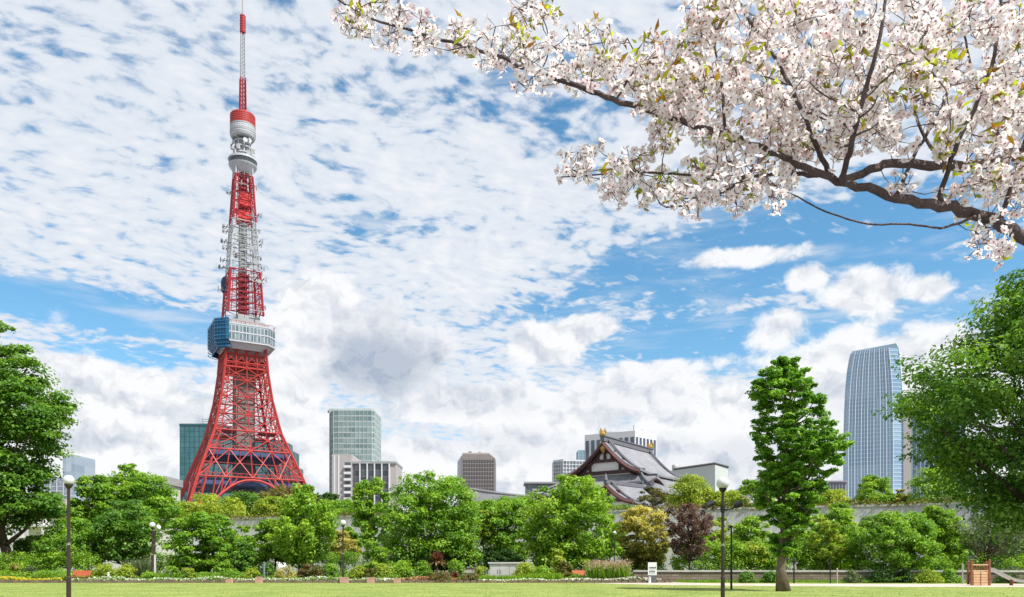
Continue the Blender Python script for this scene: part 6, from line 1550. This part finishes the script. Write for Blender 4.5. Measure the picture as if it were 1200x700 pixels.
for (cx, cy, rx, ry, n) in EL:
    for _ in range(int(n * 1.04)):
        for _t in range(20):
            r = math.sqrt(random.random()); a = random.random() * 6.283; px, py = cx + rx * r * math.cos(a), cy + ry * r * math.sin(a)
            if not any(((px - h[0]) / h[2]) ** 2 + ((py - h[1]) / h[3]) ** 2 < 1 for h in HO): break
        else: continue
        cl.append((px, py))
# blossoms of the crown outside the picture, so the tree is whole
sk = np.array([tuple(p) for p, r in skel])
SHOWN = [[(985, 213, 4.22), (994, 185, 4.0), (1004, 140, 3.85), (1018, 95, 3.75), (1030, 50, 3.7)], [(930, 190, 4.2), (1010, 220, 4.25), (1110, 244, 4.3), (1232, 298, 4.4)], [(955, 168, 4.2), (925, 100, 4.1), (908, 66, 4.15)], [(1125, 160, 4.2), (1150, 110, 4.2), (1168, 60, 4.2)], [(722, 118, 4.4), (655, 93, 4.45)], [(515, 46, 4.52), (440, 25, 4.55)], [(1010, 200, 4.6), (1130, 195, 4.8)], [(848, 120, 4.22), (845, 85, 4.2)]]
pts = []
for (px, py) in cl:
    w4 = np.array(W(px, py, 4.2)); d = np.linalg.norm(sk - w4, axis=1); Y = sk[d.argmin()][1] + random.uniform(-.42, .42)
    for line in SHOWN:
        for (ax, ay, aY), (bx, by, bY) in zip(line[:-1], line[1:]):
            t = max(0, min(1, ((px - ax) * (bx - ax) + (py - ay) * (by - ay)) / ((bx - ax) ** 2 + (by - ay) ** 2)))
            if math.hypot(px - ax - t * (bx - ax), py - ay - t * (by - ay)) < 10 and random.random() < .8: Y = max(Y, aY + t * (bY - aY) + random.uniform(.05, .5))
    pts.append(np.array(W(px, py, max(3.45, Y))))
for _ in range(420):
    pts.append(np.array([random.uniform(2.9, 6.4), random.uniform(3.4, 6.5), random.uniform(3.6, 6.2)]) if random.random() < .75 else np.array([random.uniform(-.8, 3), random.uniform(3.6, 5.4), random.uniform(5.0, 6.0)]))
nin = len(cl)
pts = pts[:nin] + [p for p in pts[nin:] if 600 + p[0] / p[1] * F > 1225 or 660 - (p[2] - EYE) / p[1] * F < -20]
branch_extra = [(Vector((4.25, 4.65, 2.6)), Vector((4.9, 5.2, 3.8)), Vector((5.4, 5.4, 5.2))), (Vector((4.1, 4.6, 2.8)), Vector((4.3, 5.0, 4.2)), Vector((3.4, 5.2, 5.6))), (Vector((4.5, 4.75, 1.9)), Vector((5.3, 4.2, 3.2)), Vector((5.9, 3.9, 4.6)))]
for a, b, c in branch_extra:
    P = [a.lerp(b, t / 5).lerp(b.lerp(c, t / 5), t / 5) for t in range(6)]; wood.tube([p - CO for p in P], [.09 - .012 * i for i in range(6)], 8)
    for p in P[1:]: skel.append((p, .03))
# twigs: each cluster joins the nearest wood or an earlier cluster
nodes = [tuple(p) for p, r in skel]; depth_n = [0] * len(nodes)
arr = np.array(nodes); P_ = np.array(pts)
order = np.argsort([np.min(np.linalg.norm(arr - p, axis=1)) for p in P_])
big_nodes = np.zeros((len(arr) + len(P_), 3)); big_nodes[:len(arr)] = arr; cnt = len(arr)
for j in order:
    p = P_[j]; d = np.linalg.norm(big_nodes[:cnt] - p, axis=1); i = int(d.argmin()); a = Vector(big_nodes[i]); b = Vector(p); L = (b - a).length
    if L > .02:
        mid = a.lerp(b, .5) + Vector(RNG.normal(size=3) * L * .08); w_ = .0016 + .0035 * min(1, L / .5)
        wood.tube([a - CO, mid - CO, b - CO], [w_ * 1.25, w_, .0014], 4, cap=False)
    big_nodes[cnt] = p; cnt += 1
wood.build('trunk', CB, cher, True)
# flowers
PET, tp, bp = base_mat('cherry petals')
at = tp.nodes.new('ShaderNodeAttribute'); at.attribute_name = 'tint'
cr_ = tp.nodes.new('ShaderNodeValToRGB'); e = cr_.color_ramp.elements; e[0].position = 0; e[0].color = (.90, .74, .75, 1); e[1].position = .45; e[1].color = (.92, .89, .85, 1)
tp.links.new(at.outputs['Fac'], cr_.inputs[0]); tp.links.new(cr_.outputs[0], bp.inputs['Base Color']); bp.inputs['Roughness'].default_value = .6; bp.inputs['Specular IOR Level'].default_value = .2
tr = tp.nodes.new('ShaderNodeBsdfTranslucent'); tp.links.new(cr_.outputs[0], tr.inputs[0]); mx = tp.nodes.new('ShaderNodeMixShader'); mx.inputs[0].default_value = .48
tp.links.new(bp.outputs[0], mx.inputs[1]); tp.links.new(tr.outputs[0], mx.inputs[2]); tp.links.new(mx.outputs[0], tp.nodes['Material Output'].inputs[0])
HEART = plain('flower heart', (.42, .085, .12), .6, var=.3, scale=20); CALYX = foliage('calyx and stalks', (.16, .05, .04), (.24, .10, .05), (.30, .20, .06), .2)
fv, ff, fm, ft = [], [], [], []
def flower(c, nrm, r, tint):
    u = nrm.orthogonal().normalized(); u.rotate(Matrix.Rotation(random.random() * 6.28, 3, nrm)); v = nrm.cross(u)
    cup = random.uniform(.1, .45)
    for k in range(5):
        a = k * 1.2566 + random.uniform(-.12, .12); d = u * math.cos(a) + v * math.sin(a); s = u * -math.sin(a) + v * math.cos(a); q = r * random.uniform(.9, 1.1); b = len(fv); tl = random.uniform(-.12, .12)
        fv.extend([c + d * q * .06, c + d * q * .55 + s * q * .46 + nrm * q * (cup * .5 + tl), c + d * q + s * q * .27 + nrm * q * cup, c + d * q * .90 + nrm * q * cup * .9, c + d * q - s * q * .27 + nrm * q * (cup - tl), c + d * q * .55 - s * q * .46 + nrm * q * (cup * .5 - tl)])
        ff.append((b, b + 1, b + 2, b + 3, b + 4, b + 5)); fm.append(0); ft.append(tint + random.uniform(-.12, .12))
    b = len(fv); h = nrm * r * .16
    for k in range(5):
        a = k * 1.2566 + .6; fv.append(c + (u * math.cos(a) + v * math.sin(a)) * r * random.uniform(.20, .30) + h)
    ff.append(tuple(range(b, b + 5))); fm.append(1); ft.append(.5)
gv_c, gv_n, gv_s, gv_t = [], [], [], []        # fresh leaves
st = MB()
for p in pts:
    c0 = Vector(p); k = random.choice((4, 5, 6, 6, 7, 8)); pinkish = random.random() < .08
    for _ in range(k):
        d = Vector(RNG.normal(size=3)); d.z -= .15; d.normalize(); c = c0 + d * random.uniform(.034, .066)
        n_ = (d + Vector(RNG.normal(size=3)) * .35).normalized()
        flower(c, n_, random.uniform(.0190, .0255), random.uniform(.0, .25) if pinkish else random.uniform(.22, .8))
        if random.random() < .7: st.tube([c0 - CO, c - CO - n_ * .004], [.0011, .0028], 3, cap=False)
    if random.random() < .13:
        for _ in range(random.choice((5, 7, 9))):
            d = Vector(RNG.normal(size=3)); d.z += .7; d.normalize(); gv_c.append(tuple(c0 + d * random.uniform(.035, .075) - CO)); gv_n.append(tuple(d.orthogonal() + Vector(RNG.normal(size=3)) * .3)); gv_s.append(random.uniform(.04, .075)); gv_t.append(random.random())
me = bpy.data.meshes.new('blossom'); me.from_pydata([tuple(v - CO) for v in fv], [], ff); me.materials.append(PET); me.materials.append(HEART); me.polygons.foreach_set('material_index', fm)
at = me.attributes.new('tint', 'FLOAT', 'FACE'); at.data.foreach_set('value', np.clip(ft, 0, 1).astype(np.float32)); o = bpy.data.objects.new('blossom', me); COL.objects.link(o); o.parent = cher; kind(o, 'stuff')
kind(st.build('flower_stalk', plain('stalk', (.17, .075, .045), .7, var=.3, scale=30), cher), 'stuff')
YL = foliage('young cherry leaves', (.30, .14, .03), (.30, .36, .03), (.46, .55, .05), .45)
kind(leaf_object('young_leaf', np.array(gv_c), np.array(gv_n), np.array(gv_s), np.array(gv_t), YL, cher, aspect=.32), 'stuff')
print('flowers', len(ff) // 6)
